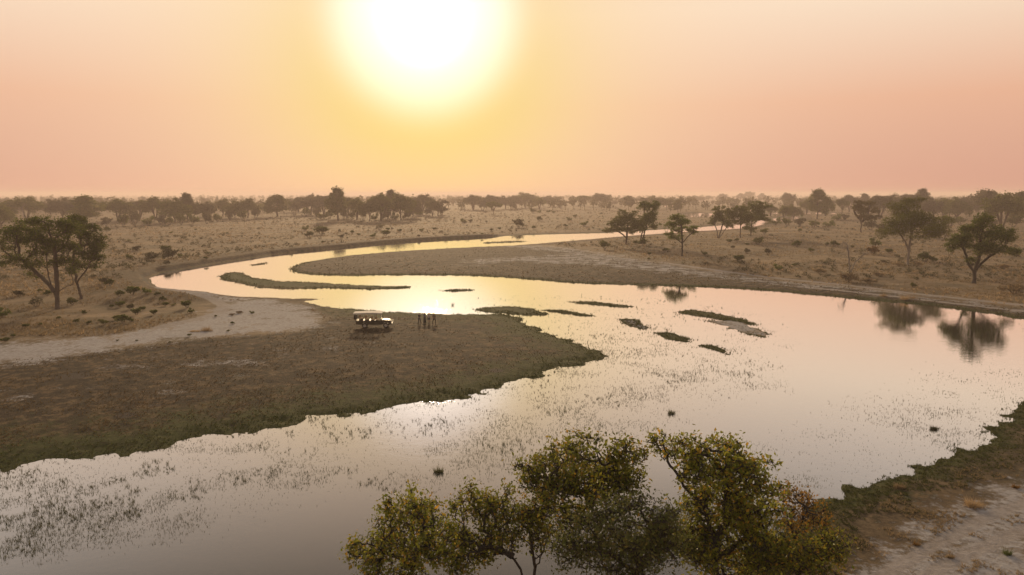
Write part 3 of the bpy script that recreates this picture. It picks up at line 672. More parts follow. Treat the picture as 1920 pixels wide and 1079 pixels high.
# base u, base v, top v, width px, kind
BELTS = [
 ('the left-hand belt', 'trees of the left-hand belt', [(3, 428, 380, 46, 'broad'), (50, 414, 367, 72, 'vase2'), (95, 406, 372, 24, 'tall2'), (118, 412, 368, 52, 'broad2'), (160, 420, 364, 80, 'tall'),
   (222, 415, 371, 58, 'vase2'), (262, 412, 374, 46, 'vase'), (292, 413, 367, 52, 'vase2'), (328, 417, 367, 54, 'broad'), (352, 415, 360, 40, 'tall2'), (385, 413, 375, 46, 'broad2')]),
 ('the trio left of the tall grove', 'trees of the second left belt', [(418, 406, 372, 36, 'round'), (441, 409, 374, 36, 'broad'), (465, 409, 371, 40, 'round')]),
 ('the tall grove below the sun', 'trees of the tall grove', [(520, 407, 363, 46, 'tall'), (560, 398, 369, 46, 'round2'), (583, 403, 362, 60, 'broad2'), (608, 403, 364, 42, 'vase'), (634, 414, 348, 44, 'tall'),
   (651, 409, 368, 42, 'vase'), (669, 412, 368, 36, 'vase2'), (693, 415, 373, 40, 'round'), (714, 414, 359, 44, 'vase2'), (733, 409, 354, 36, 'tall2'), (752, 413, 360, 48, 'round'),
   (774, 409, 372, 34, 'broad2'), (792, 402, 362, 38, 'vase'), (811, 406, 372, 28, 'vase2'), (821, 405, 375, 24, 'sparse')]),
 ('the row beyond the middle plain', 'trees of the hazy middle row', [(888, 394, 364, 44, 'vase2'), (922, 394, 365, 30, 'round2'), (925, 403, 377, 28, 'umbrella'), (948, 392, 365, 34, 'broad2'), (967, 391, 366, 26, 'round2'), (985, 390, 360, 46, 'round'),
   (1011, 393, 370, 30, 'vase2'), (1033, 388, 366, 36, 'broad2'), (1073, 386, 370, 18, 'sparse'), (1095, 388, 366, 30, 'umbrella'), (1128, 389, 362, 42, 'round2'), (1152, 385, 376, 14, 'broad2'),
   (1178, 385, 367, 32, 'round')]),
 ('the scatter beyond the far lagoon', 'trees beyond the far lagoon', [(1205, 392, 371, 32, 'sparse'), (1232, 392, 365, 44, 'broad'), (1250, 392, 372, 28, 'umbrella'), (1271, 399, 373, 20, 'tall'), (1257, 396, 387, 8, 'sparse'), (1299, 379, 366, 20, 'broad2'), (1314, 379, 368, 16, 'broad2'),
   (1328, 376, 367, 12, 'round2'), (1349, 384, 374, 14, 'round'), (1372, 386, 371, 28, 'round'), (1354, 377, 363, 20, 'round2'), (1388, 376, 362, 20, 'tall2'), (1404, 375, 359, 24, 'round2'), (1428, 376, 362, 20, 'tall2')]),
 ('the row before the right-hand grove', 'trees of the right-hand row', [(1444, 405, 383, 26, 'vase2'), (1470, 413, 382, 26, 'vase2'), (1488, 411, 380, 30, 'broad'), (1478, 390, 361, 26, 'round2'), (1532, 411, 352, 42, 'tall'), (1512, 403, 374, 28, 'vase2'), (1548, 405, 375, 32, 'vase2'),
   (1578, 405, 371, 22, 'umbrella'), (1592, 398, 364, 28, 'vase'), (1620, 396, 362, 30, 'tall2')]),
 ('the right-hand grove', 'trees of the right-hand grove', [(1650, 412, 363, 50, 'vase'), (1680, 408, 361, 46, 'broad2'), (1705, 408, 361, 46, 'vase'), (1727, 406, 352, 40, 'tall2'), (1750, 411, 368, 46, 'broad2'), (1768, 411, 369, 34, 'vase2'), (1793, 413, 366, 46, 'broad'),
   (1817, 406, 363, 44, 'broad2'), (1851, 416, 352, 60, 'vase'), (1877, 433, 358, 66, 'vase2'), (1907, 420, 356, 42, 'tall'), (1928, 425, 362, 44, 'vase2')]),
]
def put_proto(name, key, bu, bv, tv, w, label, group, rng):
    pl = PROTO[key]; x, y = gpz(bu, bv); s = axis_depth(x, y) / FPX
    H = (bv - tv) * s; W = w * s
    sz = H / pl.height; sx = W / pl.width
    sx = min(max(sx, sz * 0.55), sz * 2.0)
    return place_tree(name, pl, x, y, label, group, scale=(sx, sx, sz), rotz=rng.uniform(0, 6.28))
rng = random.Random(5)
for where, group, lst in BELTS:
    for k, (bu, bv, tv, w, key) in enumerate(sorted(lst), 1):
        put_proto('savanna_tree', key, bu, bv, tv, w, f'hazy {KIND_WORDS[key]} tree, {ORD[k]} from left in {where}', group, rng)
# more woodland behind the rows, too alike to tell apart
keys = list(PROTO); deep = []
cand = []
while len(cand) < 125:
    u = rng.uniform(-120, 2040); v = rng.choice([rng.uniform(375, 388), rng.uniform(382, 402)])
    if 820 < u < 1440 and v > 381: continue
    if 1440 < u < 1600 and v > 390: continue
    if 470 < u < 545 and v > 385: continue
    x, y = gp(u, v)
    if terrain(np.array([[x, y]]))[1][0] < 4: continue
    if any(math.hypot(x - a, y - b) < 9 for a, b in cand): continue
    cand.append((x, y))
    key = rng.choice(keys); sc = rng.uniform(0.75, 1.2)
    wt = place_tree('woodland_tree', PROTO[key], x, y, 'hazy grey-brown tree in the deep woodland band below the horizon', 'trees of the deep woodland band',
               scale=(sc * rng.uniform(0.9, 1.3),) * 2 + (sc,), rotz=rng.uniform(0, 6.28))
    deep.append((u, wt, KIND_WORDS[key]))
label_many(deep, 'far hazy {word} tree, {nth} such from left in deep woodland {band}', ((500, 'behind left-hand belt'), (1000, 'behind tall grove'), (1450, 'beyond far lagoon'), (9999, 'behind right-hand grove')))
# the horizon wood, one mass
def horizon_wood():
    r = np.random.default_rng(8); V = []; F = []; base = 0
    n = 1900
    az = r.uniform(-50, 50, n) * math.pi / 180; dist = 820 * (8.0 ** r.random(n))
    X = np.sin(az) * dist; Y = np.cos(az) * dist
    for x, y, dd in zip(X, Y, dist):
        h = r.uniform(9, 17) * (1.15 if r.random() < 0.15 else 1); w = h * r.uniform(0.45, 0.8); k = 46
        C = r.normal(size=(k, 3)); C /= np.linalg.norm(C, axis=1)[:, None]; C *= (r.random(k) ** 0.4)[:, None]
        C = C * np.array([w * 0.55, w * 0.55, h * 0.34]) + np.array([x, y, h * 0.62 + 0.3])
        v, f = leaves(r, C, w * 0.30, (0, 0, 0), 1, 0.8, 0.3)
        V.append(v); F.append(f + base); base += len(v)
        t = np.array([[x - 0.4, y, 0], [x + 0.4, y, 0], [x + 0.25, y, h * 0.6], [x - 0.25, y, h * 0.6], [x, y - 0.4, 0], [x, y + 0.4, 0], [x, y + 0.25, h * 0.6], [x, y - 0.25, h * 0.6]])
        V.append(t); F.append(np.array([[0, 1, 2], [0, 2, 3], [4, 5, 6], [4, 6, 7]]) + base); base += 8
    return mesh_np('horizon_wood', np.concatenate(V), np.concatenate(F), [M['leaf_grey']])
stuff(obj('horizon_wood', horizon_wood()), 'continuous band of far-off hazy woodland along the horizon', 'woodland')

# ------------------------------------------------------------------ shrubs
def shrub_proto(seed, leafm, dense, twiggy=False):
    rng = random.Random(seed); L = []
    for k in range(6):
        a = k * 2.4; rr = 0.42 * math.sqrt(k / 6)
        L.append((rr * math.cos(a), rr * math.sin(a), 0.5 + rng.uniform(-0.12, 0.22), 0.26, 0.26, 0.26))
    st = [[(0.06 * math.cos(a), 0.06 * math.sin(a), 0), (0.2 * math.cos(a), 0.2 * math.sin(a), 0.25)] for a in (0.3, 1.8, 3.2, 4.6, 5.6)]
    return make_plant(seed, L, st, 0.02, 150, 0.075, 0.115, (0.06, 0.06, 0.05), dense, 'bark', leafm, kill=0.09, sides=3, thr=0.03, tip=0.005, thin=0.004)
SHRUB = {'dark': [shrub_proto(500, 'leaf_dark', 5), shrub_proto(501, 'leaf_dark', 5)], 'olive': [shrub_proto(502, 'leaf_olive', 4), shrub_proto(503, 'leaf_green', 4)],
         'grey': [shrub_proto(504, 'leaf_grey', 3), shrub_proto(505, 'leaf_grey', 4)], 'orange': [shrub_proto(506, 'leaf_orange', 4)], 'twiggy': [shrub_proto(507, 'leaf_grey', 1)], 'dry': [shrub_proto(508, 'dry_grass', 4)]}
SHRUB_WORD = {'dark': 'dark green bush', 'olive': 'olive green bush', 'grey': 'grey-green bush', 'orange': 'orange-brown bush', 'twiggy': 'twiggy half-bare bush', 'dry': 'straw-coloured bush'}
def put_shrub(kind, u, v, w, label, group, rng, hw=0.8):
    x, y = gpz(u, v); s = axis_depth(x, y) / FPX; pl = rng.choice(SHRUB[kind]); k = w * s / pl.width
    k = max(k, 0.35)
    return place_tree('shrub', pl, x, y, label, group, cat='shrub', scale=(k, k, k * hw * rng.uniform(0.85, 1.15)), rotz=rng.uniform(0, 6.28), parts=('stems', 'foliage'), sink=0.03)
CLUSTERS = [
 ('in cluster right of forked tree', 'bushes right of the forked tree', [(224, 560, 18, 'dark'), (248, 554, 27, 'dark'), (274, 551, 19, 'olive'), (294, 559, 13, 'dark'), (306, 567, 14, 'dark'), (310, 574, 13, 'dark'),
   (351, 578, 21, 'dark'), (359, 587, 13, 'olive'), (289, 591, 16, 'dark'), (256, 591, 20, 'dark'), (267, 583, 13, 'dark'), (227, 576, 19, 'dark'), (245, 581, 15, 'grey'), (325, 574, 9, 'olive'),
   (218, 600, 16, 'olive'), (231, 606, 21, 'dark'), (245, 604, 14, 'dark'), (196, 609, 17, 'olive'), (187, 604, 9, 'olive'), (209, 577, 10, 'dark'), (207, 536, 16, 'dark'), (195, 533, 18, 'grey')]),
 ('round the foot of forked tree', 'bushes around the forked tree', [(48, 615, 13, 'dark'), (75, 611, 8, 'dark'), (10, 642, 17, 'dark'), (24, 633, 10, 'dark'), (110, 599, 11, 'olive'), (74, 548, 10, 'dark'), (89, 555, 15, 'dark'), (69, 576, 26, 'twiggy'),
   (7, 595, 28, 'olive'), (166, 608, 11, 'dark'), (144, 606, 13, 'olive'), (159, 590, 11, 'dark'), (136, 572, 22, 'olive'), (35, 556, 20, 'grey')]),
 ('on grey sand left of vehicle', 'low bushes on the grey sand', [(449, 588, 14, 'dry'), (435, 592, 13, 'dry'), (473, 588, 10, 'olive'), (436, 608, 8, 'dark'), (355, 631, 8, 'dark'), (428, 622, 6, 'dark'), (404, 595, 6, 'dark'), (220, 640, 6, 'dark'), (256, 640, 5, 'dark'), (318, 644, 5, 'dark')]),
 ('on plain above river bend', 'bushes above the river bend', [(310, 473, 21, 'dark'), (285, 490, 26, 'grey'), (243, 487, 14, 'olive'), (257, 471, 17, 'grey'), (338, 483, 11, 'olive'), (319, 488, 29, 'grey'), (578, 446, 19, 'dark'), (602, 440, 29, 'dark'), (572, 433, 15, 'olive'),
   (723, 443, 17, 'dark'), (750, 436, 9, 'dark'), (727, 433, 9, 'dark'), (660, 438, 9, 'dark'), (673, 442, 7, 'dark'), (790, 434, 10, 'olive'), (815, 432, 10, 'dark'), (603, 413, 21, 'olive'), (712, 432, 16, 'twiggy'), (640, 447, 12, 'grey'), (700, 446, 13, 'olive')]),
 ('beyond the upper river reach', 'bushes beyond the upper reach', [(868, 418, 14, 'olive'), (882, 417, 10, 'grey'), (999, 400, 14, 'olive'), (1012, 400, 9, 'olive'), (1028, 399, 10, 'olive'), (1038, 400, 10, 'olive'), (1012, 415, 12, 'dark'), (1067, 414, 11, 'olive'), (1078, 409, 9, 'olive'),
   (972, 427, 23, 'grey'), (1000, 430, 9, 'dark'), (937, 431, 8, 'dark'), (1095, 424, 16, 'olive'), (1060, 426, 9, 'dark')]),
 ('around the layered middle-bank tree', 'bushes around the layered tree', [(1322, 480, 11, 'dark'), (1386, 492, 23, 'dark'), (1191, 459, 11, 'olive'), (1206, 461, 17, 'dark'), (1246, 473, 11, 'dark'), (1217, 479, 9, 'dark'), (1368, 456, 11, 'dark'), (1382, 453, 9, 'dark'),
   (1421, 460, 21, 'olive'), (1134, 468, 23, 'olive'), (1433, 440, 15, 'olive'), (1253, 470, 8, 'olive'), (1400, 476, 12, 'grey'), (1440, 478, 14, 'grey')]),
 ('in thicket below right-hand row', 'thicket bushes of the right-hand row', [(1453, 423, 24, 'olive'), (1475, 424, 20, 'olive'), (1500, 424, 24, 'grey'), (1525, 427, 22, 'olive'), (1553, 427, 24, 'olive'), (1570, 414, 20, 'olive'), (1584, 413, 16, 'grey'), (1632, 432, 24, 'grey'), (1652, 434, 24, 'grey'), (1672, 430, 20, 'olive'),
   (1782, 425, 30, 'olive'), (1800, 422, 22, 'olive'), (1836, 418, 20, 'grey'), (1900, 426, 32, 'olive'), (1860, 430, 22, 'grey')]),
 ('around the grey dead tree', 'bushes around the dead tree', [(1495, 464, 17, 'dark'), (1499, 435, 8, 'dark'), (1550, 461, 9, 'dark'), (1564, 463, 16, 'dark'), (1636, 478, 22, 'orange'), (1639, 463, 25, 'olive'), (1667, 476, 16, 'dark'), (1489, 500, 10, 'dark'), (1459, 507, 17, 'olive'),
   (1536, 513, 25, 'dry'), (1590, 529, 38, 'dry'), (1628, 532, 28, 'dry'), (1645, 518, 19, 'dry'), (1521, 473, 13, 'olive'), (1598, 465, 8, 'dark'), (1734, 491, 27, 'dark'), (1752, 492, 14, 'dark'), (1902, 551, 48, 'dry'), (1713, 540, 13, 'olive'), (1685, 500, 18, 'dry'), (1720, 499, 20, 'dry'), (1880, 505, 24, 'dry')]),
 ('under the tall grove', 'understorey bushes of the tall grove', [(552, 404, 22, 'grey'), (575, 407, 20, 'olive'), (595, 408, 18, 'grey'), (618, 410, 18, 'olive'), (645, 412, 14, 'grey'), (660, 413, 16, 'olive'), (682, 414, 18, 'grey'), (702, 415, 16, 'olive'),
   (725, 414, 20, 'grey'), (742, 413, 16, 'olive'), (764, 412, 20, 'grey'), (784, 406, 20, 'olive'), (803, 407, 16, 'grey'), (828, 404, 18, 'grey'), (905, 396, 18, 'grey'), (960, 394, 18, 'grey'), (1050, 391, 18, 'grey')]),
 ('under the left-hand tree belt', 'understorey bushes of the left-hand belt', [(200, 424, 20, 'grey'), (232, 426, 22, 'olive'), (253, 423, 20, 'grey'), (278, 424, 22, 'olive'), (302, 422, 22, 'grey'), (318, 423, 18, 'olive'), (340, 422, 22, 'olive'), (362, 420, 24, 'olive'), (388, 420, 20, 'grey'), (408, 417, 18, 'olive'), (432, 414, 20, 'grey'),
   (455, 414, 20, 'olive'), (480, 412, 18, 'grey'), (495, 400, 18, 'olive'), (200, 436, 12, 'dark')]),
]
for where, group, lst in CLUSTERS:
    cnt = {}
    for (u, v, w, kind) in sorted(lst):
        cnt[kind] = cnt.get(kind, 0) + 1
        put_shrub(kind, u, v, w, f'{SHRUB_WORD[kind]}, {ORD[cnt[kind]]} such from left {where}', group, rng, 0.55 if kind == 'dry' else 1.25 if 'under the' in where else 0.85)
n = 0; few = []
while n < 128:
    u = rng.uniform(-20, 1940); v = 364 + 34 * math.exp(rng.uniform(0, 1.45))
    x, y = gp(u, v); P = np.array([[x, y]])
    h, d, _, _, _ = terrain(P)
    if d[0] < 7 or y < 60: continue
    if max(poly_sd(P, q)[0] for q in (PALE_A, PALE_B, FLAT_A, FLAT_B)) > -2: continue
    if vnoise(np.array([x * 0.03]), np.array([y * 0.03]), 4)[0] < rng.random() * 0.8: continue
    kind = rng.choice(['grey', 'grey', 'olive', 'dark', 'grey'])
    sb = put_shrub(kind, u, v, rng.uniform(0.6, 2.2) / (axis_depth(x, y) / FPX), 'small low bush dotted among the dry grass of the open plain', 'small bushes dotted over the plain', rng, 0.7)
    few.append((u, sb, SHRUB_WORD[kind])); n += 1

label_many(few, 'small {word}, {nth} such from left dotted on plain {band}', ((280, 'behind forked tree'), (560, 'above river bend'), (860, 'before tall grove'), (1240, 'beyond upper reach'), (1620, 'around layered tree'), (9999, 'around domed tree')))
def low_scrub():
    r = np.random.default_rng(19); V, F, base = [], [], 0
    U = r.uniform(-60, 1980, 7500); W = 364 + 24 * np.exp(r.uniform(0, 1.95, 7500))
    Q = np.array([gp(a, b) for a, b in zip(U, W)]); h, d, _, _, _ = terrain(Q)
    bare = np.maximum.reduce([poly_sd(Q, q, 3) for q in (PALE_A, PALE_B, FLAT_A, FLAT_B)])
    nz = fbm(Q[:, 0] * 0.022, Q[:, 1] * 0.022, 3, 14)
    ok = (d > 6) & (bare < -2) & (nz > 0.36 + 0.26 * r.random(len(Q)))
    for (x, y), z in zip(Q[ok], h[ok]):
        w = r.uniform(0.4, 1.4) * (1 + math.hypot(x, y) / 900); k = 26
        C = r.normal(size=(k, 3)); C /= np.linalg.norm(C, axis=1)[:, None]; C *= (r.random(k) ** 0.5)[:, None]
        C = C * np.array([w * 0.6, w * 0.6, w * 0.34]) + np.array([x, y, z + w * 0.28])
        v, f = leaves(r, C, w * 0.26, (0, 0, 0), 1, 0.6, 0.3); V.append(v); F.append(f + base); base += len(v)
    return mesh_np('low_scrub', np.concatenate(V), np.concatenate(F), [M['leaf_grey']])
stuff(obj('low_scrub', low_scrub()), 'low soft grey-green scrub speckling the dry plain', 'scrub')

# ------------------------------------------------------------------ grass and reeds (uncountable)
def blades(rng, P, z, h, w, n, lean, name, mat):
    """tufts of n pointed blades at the points P"""
    k = len(P); m = k * n
    a = rng.uniform(0, 2 * math.pi, m); H = np.repeat(h, n) * rng.uniform(0.55, 1.15, m)
    B = np.column_stack([np.repeat(P, n, 0), np.repeat(z, n)])
    off = np.repeat(h, n) * lean * 0.45 * rng.random(m)
    B[:, 0] += np.cos(a) * off; B[:, 1] += np.sin(a) * off
    t = rng.uniform(0, 2 * math.pi, m); W = np.repeat(np.broadcast_to(w, (k,)), n) * rng.uniform(0.6, 1.3, m) / 2
    side = np.column_stack([np.cos(t) * W, np.sin(t) * W, np.zeros(m)])
    ln = lean * H * rng.uniform(0.2, 1.0, m)
    tip = B + np.column_stack([np.cos(a) * ln, np.sin(a) * ln, H])
    V = np.stack([B - side, B + side, tip], 1).reshape(-1, 3)
    return mesh_np(name, V, np.arange(m * 3).reshape(-1, 3), [mat])
nr = np.random.default_rng(11)
def scatter(n, vmin, vmax, umin=-60, umax=1980, power=1.0):
    u = nr.uniform(umin, umax, n); v = vmin + (vmax - vmin) * nr.random(n) ** power
    x = (u - 960) / FPX; yy = (539.5 - v) / FPX
    dz = -SP + yy * CP; t = -CAM_H / dz
    return np.column_stack([x * t, (CP + yy * SP) * t]), u, v
def inside(P, poly): return poly_sd(P, np.asarray(poly), 2) > 0

P, u, v = scatter(85000, 395, 640, power=1.25)
h, d, d2, isl, cut = terrain(P)
bare = np.maximum.reduce([poly_sd(P, q, 3) for q in (PALE_A, PALE_B, FLAT_A, FLAT_B)])
pn = fbm(P[:, 0] * 0.07, P[:, 1] * 0.07, 3, 5)
keep = (d > 5) & (bare < -0.5) & (pn > 0.30 + 0.25 * nr.random(len(P)))
rutd = np.minimum.reduce([seg_dist(P, np.array(L)[:-1], np.array(L)[1:]) - w for L, w in TRACKS]); keep &= rutd > 0.3
P1, z1 = P[keep], h[keep]; dist = np.hypot(P1[:, 0], P1[:, 1])
hh = nr.uniform(0.12, 0.42, len(P1)) * (1 + dist / 500)
o = obj('dry_grass', blades(nr, P1, z1, hh, 0.03 + dist / 3200, 6, 0.8, 'dry_grass', M['dry_grass']))
stuff(o, 'dry straw-coloured grass covering the open plain', 'grass')
keep = (d > 6) & (bare < -0.5) & (pn > 0.52) & (nr.random(len(P)) < np.clip((np.hypot(P[:, 0], P[:, 1]) - 110) / 500, 0.01, 0.14))
P1, z1 = P[keep], h[keep]; dist = np.hypot(P1[:, 0], P1[:, 1])
o = obj('golden_grass', blades(nr, P1, z1, nr.uniform(0.2, 0.55, len(P1)) * (1 + dist / 600), 0.03 + dist / 3000, 8, 0.7, 'golden_grass', M['gold_grass']))
stuff(o, 'paler golden grass in patches on the open plain', 'grass')
# trampled sward of the two spits
P, u, v = scatter(75000, 462, 900, power=1.0)
h, d, d2, isl, cut = terrain(P)
flatd = np.maximum(poly_sd(P, FLAT_A, 3), poly_sd(P, FLAT_B, 3)); pl_ = np.maximum(poly_sd(P, PALE_A, 3), poly_sd(P, PALE_B, 3))
pn = fbm(P[:, 0] * 0.25, P[:, 1] * 0.25, 3, 6)
keep = (((d2 > 0.6) & (flatd > -1)) | (isl > 0.0)) & ((pl_ < 0) | (nr.random(len(P)) < 0.15)) & (pn > 0.28 + 0.4 * nr.random(len(P)))
P1, z1, dd = P[keep], h[keep], d[keep]; dist = np.hypot(P1[:, 0], P1[:, 1])
wet = np.exp(-np.maximum(dd, 0) / 7.0) > 0.35 + 0.4 * nr.random(len(dd))
for nm, sel, mt, lab in (('short_grass', ~wet, 'short_grass', 'short brown grazed grass on the low river spits'), ('waterside_sward', wet, 'green_grass', 'dark green sward along the edge of the spits')):
    q = P1[sel]; o = obj(nm, blades(nr, q, z1[sel], nr.uniform(0.05, 0.13, len(q)) * (1 + dist[sel] / 250), 0.03 + dist[sel] / 3500, 5, 0.7, nm, M[mt])); stuff(o, lab, 'grass')
P, u, v = scatter(9000, 462, 590, 540, 1960)
h, d, d2, isl, cut = terrain(P); fb = np.maximum(poly_sd(P, FLAT_B, 3), poly_sd(P, PALE_B, 3)); pn = fbm(P[:, 0] * 0.12, P[:, 1] * 0.12, 3, 16)
keep = (d2 > 1.5) & (fb > 0) & (pn > 0.36 + 0.3 * nr.random(len(P)))
q = P[keep]; o = obj('spit_tufts', blades(nr, q, h[keep], nr.uniform(0.12, 0.38, len(q)), 0.10, 6, 1.0, 'spit_tufts', M['short_grass'])); stuff(o, 'brownish tufts dotted over the far river spit', 'grass')
# tussocks fringing every shore, some of them in the water
def fringe(lines, per_m, spread, seed):
    r = np.random.default_rng(seed); out = []
    for L in lines:
        L = np.asarray(L, float)
        for a, b in zip(L[:-1], L[1:]):
            ln = np.linalg.norm(b - a); dm = max(30.0, np.linalg.norm((a + b) / 2)); k = int(min(ln * per_m * min(1, 110 / dm), 900))
            if k: out.append(a + (b - a) * r.random((k, 1)) + r.normal(size=(k, 2)) * spread)
    return np.concatenate(out)
q = fringe([SPIT_A[8:], SPIT_B[3:24], NEAR_BANK[6:]] + [np.vstack([I, I[:1]]) for I in ISLANDS], 26, 1.5, 61)
h, d, d2, isl, cut = terrain(q)
ed = np.maximum(d2, isl); keep = (ed > -0.55) & (ed < 2.2) & (nr.random(len(q)) < np.where(ed < 0, 0.4, 0.9)) & (poly_sd(q, ISLANDS[8], 2) < 0)
q = q[keep]; z = np.maximum(h[keep], -0.02); dist = np.hypot(q[:, 0], q[:, 1])
o = obj('shore_tussocks', blades(nr, q, z, nr.uniform(0.07, 0.22, len(q)) * (1 + dist / 500), 0.03 + dist / 3500, 6, 0.75, 'shore_tussocks', M['green_grass'])); stuff(o, 'ragged dark green tussocks fringing the shores and islets', 'grass')
# near bank, right
P, u, v = scatter(16000, 740, 1110, 1380, 2050)
h, d, d2, isl, cut = terrain(P)
inn = poly_sd(P, NEAR_LAND, 3) > 0
rutd = np.minimum.reduce([seg_dist(P, np.array(L)[:-1], np.array(L)[1:]) - w for L, w in TRACKS[:2]])
pn = fbm(P[:, 0] * 0.5, P[:, 1] * 0.5, 3, 61)
keep = inn & (d2 > -0.1) & (d < 4.4 * (0.4 + pn)) & (nr.random(len(P)) < 0.9)
q = P[keep]; o = obj('bank_sward', blades(nr, q, np.maximum(h[keep], 0), nr.uniform(0.07, 0.2, len(q)), 0.035, 9, 1.2, 'bank_sward', M['green_grass'])); stuff(o, 'dark matted sward along the near right bank', 'grass')
keep = inn & (d > 2.5) & (rutd > 0.1) & (pn > 0.48 + 0.22 * nr.random(len(P)))
q = P[keep]; o = obj('bank_grass', blades(nr, q, h[keep], nr.uniform(0.08, 0.26, len(q)), 0.03, 9, 0.9, 'bank_grass', M['dry_grass'])); stuff(o, 'thin dry grass on the sandy near right bank', 'grass')
# reeds standing in the shallows
P, u, v = scatter(420000, 440, 1060, power=0.95)
h, d, d2, isl, cut = terrain(P)
SHALLOW = np.array(G((-100, 870), (0, 878), (300, 838), (600, 780), (900, 735), (1130, 668), (1000, 610), (960, 588), (860, 575), (900, 556), (1100, 552), (1300, 556), (1460, 595), (1480, 650), (1450, 720),
                     (1330, 775), (1150, 815), (1000, 860), (860, 915), (620, 920), (400, 985), (150, 1030), (-100, 1060)))
CORE = np.array(G((1000, 660), (1200, 620), (1360, 640), (1440, 690), (1420, 725), (1300, 740), (1120, 740), (1000, 710)))
sh = poly_sd(P, SHALLOW, 10); co = poly_sd(P, CORE, 10)
clump = fbm(P[:, 0] * 0.33, P[:, 1] * 0.33, 3, 71); big = fbm(P[:, 0] * 0.08, P[:, 1] * 0.08, 2, 72)
dens = 0.42 * sstep(-2.5, 2.5, sh) + 0.55 * sstep(-5, 3, co) * (0.5 + 0.5 * vnoise(P[:, 0] * 0.6, P[:, 1] * 0.6, 77)) + 0.42 * np.exp(-np.abs(d) / 1.2) + 0.30 * np.exp(-np.abs(np.minimum(isl, 0)) / 1.6) * (isl > -8)
right = sstep(0, 60, u - 1380) * sstep(14, 4, -d) * 0.30
dens = np.maximum(dens, right); dens = np.where((u < 900) & (v < 560), np.minimum(dens, 0.35 * np.exp(-np.abs(np.minimum(isl, 0)) / 3.0) * (isl > -12) + 0.10 * np.exp(-np.abs(d) / 2)), dens)
clear = sstep(0.44, 0.66, clump * 0.7 + big * 0.3)
lodf = np.clip((v - 380) / 330, 0.25, 1.1)
keep = (d < -0.05) & (isl < 0.2) & (nr.random(len(P)) < dens * (0.16 + 1.05 * clear) * 0.62 * lodf)
P1 = P[keep]; dist = np.hypot(P1[:, 0], P1[:, 1]); cl = clear[keep]
hh = 0.05 + 0.08 * sstep(-3, 3, co[keep]) + 0.10 * nr.random(len(P1)) + 0.16 * cl * nr.random(len(P1)) ** 2
lying = nr.random(len(P1)) < 0.35
o = obj('water_weed', blades(nr, P1[lying], np.full(lying.sum(), 0.004), hh[lying] * 0.5, 0.014 + dist[lying] / 5000, 4, 2.2, 'water_weed', M['reed'])); stuff(o, 'low floating water weed in speckled bands on the shallows', 'water weed')
P1, hh, dist = P1[~lying], hh[~lying], dist[~lying]
o = obj('reeds', blades(nr, P1, np.full(len(P1), -0.01), hh, 0.010 + dist / 6500, 3, 0.28, 'reeds', M['reed'])); stuff(o, 'thin reeds and water grass standing in the shallows', 'reeds')

P, u, v = scatter(26000, 545, 1050)
h, d, d2, isl, cut = terrain(P); sh = poly_sd(P, SHALLOW, 6)
cl = fbm(P[:, 0] * 0.22, P[:, 1] * 0.22, 3, 71) * 0.6 + fbm(P[:, 0] * 0.9, P[:, 1] * 0.5, 2, 79) * 0.4
keep = (d < -0.3) & (isl < 0) & (sh > -0.5) & (cl > 0.56 + 0.10 * nr.random(len(P)))
q = P[keep]; dist = np.hypot(q[:, 0], q[:, 1])
o = obj('reed_clumps', blades(nr, q, np.full(len(q), -0.01), nr.uniform(0.10, 0.34, len(q)), 0.012 + dist / 6000, 9, 0.8, 'reed_clumps', M['reed'])); stuff(o, 'denser clumps of green reed in bands across the shallows', 'reeds')
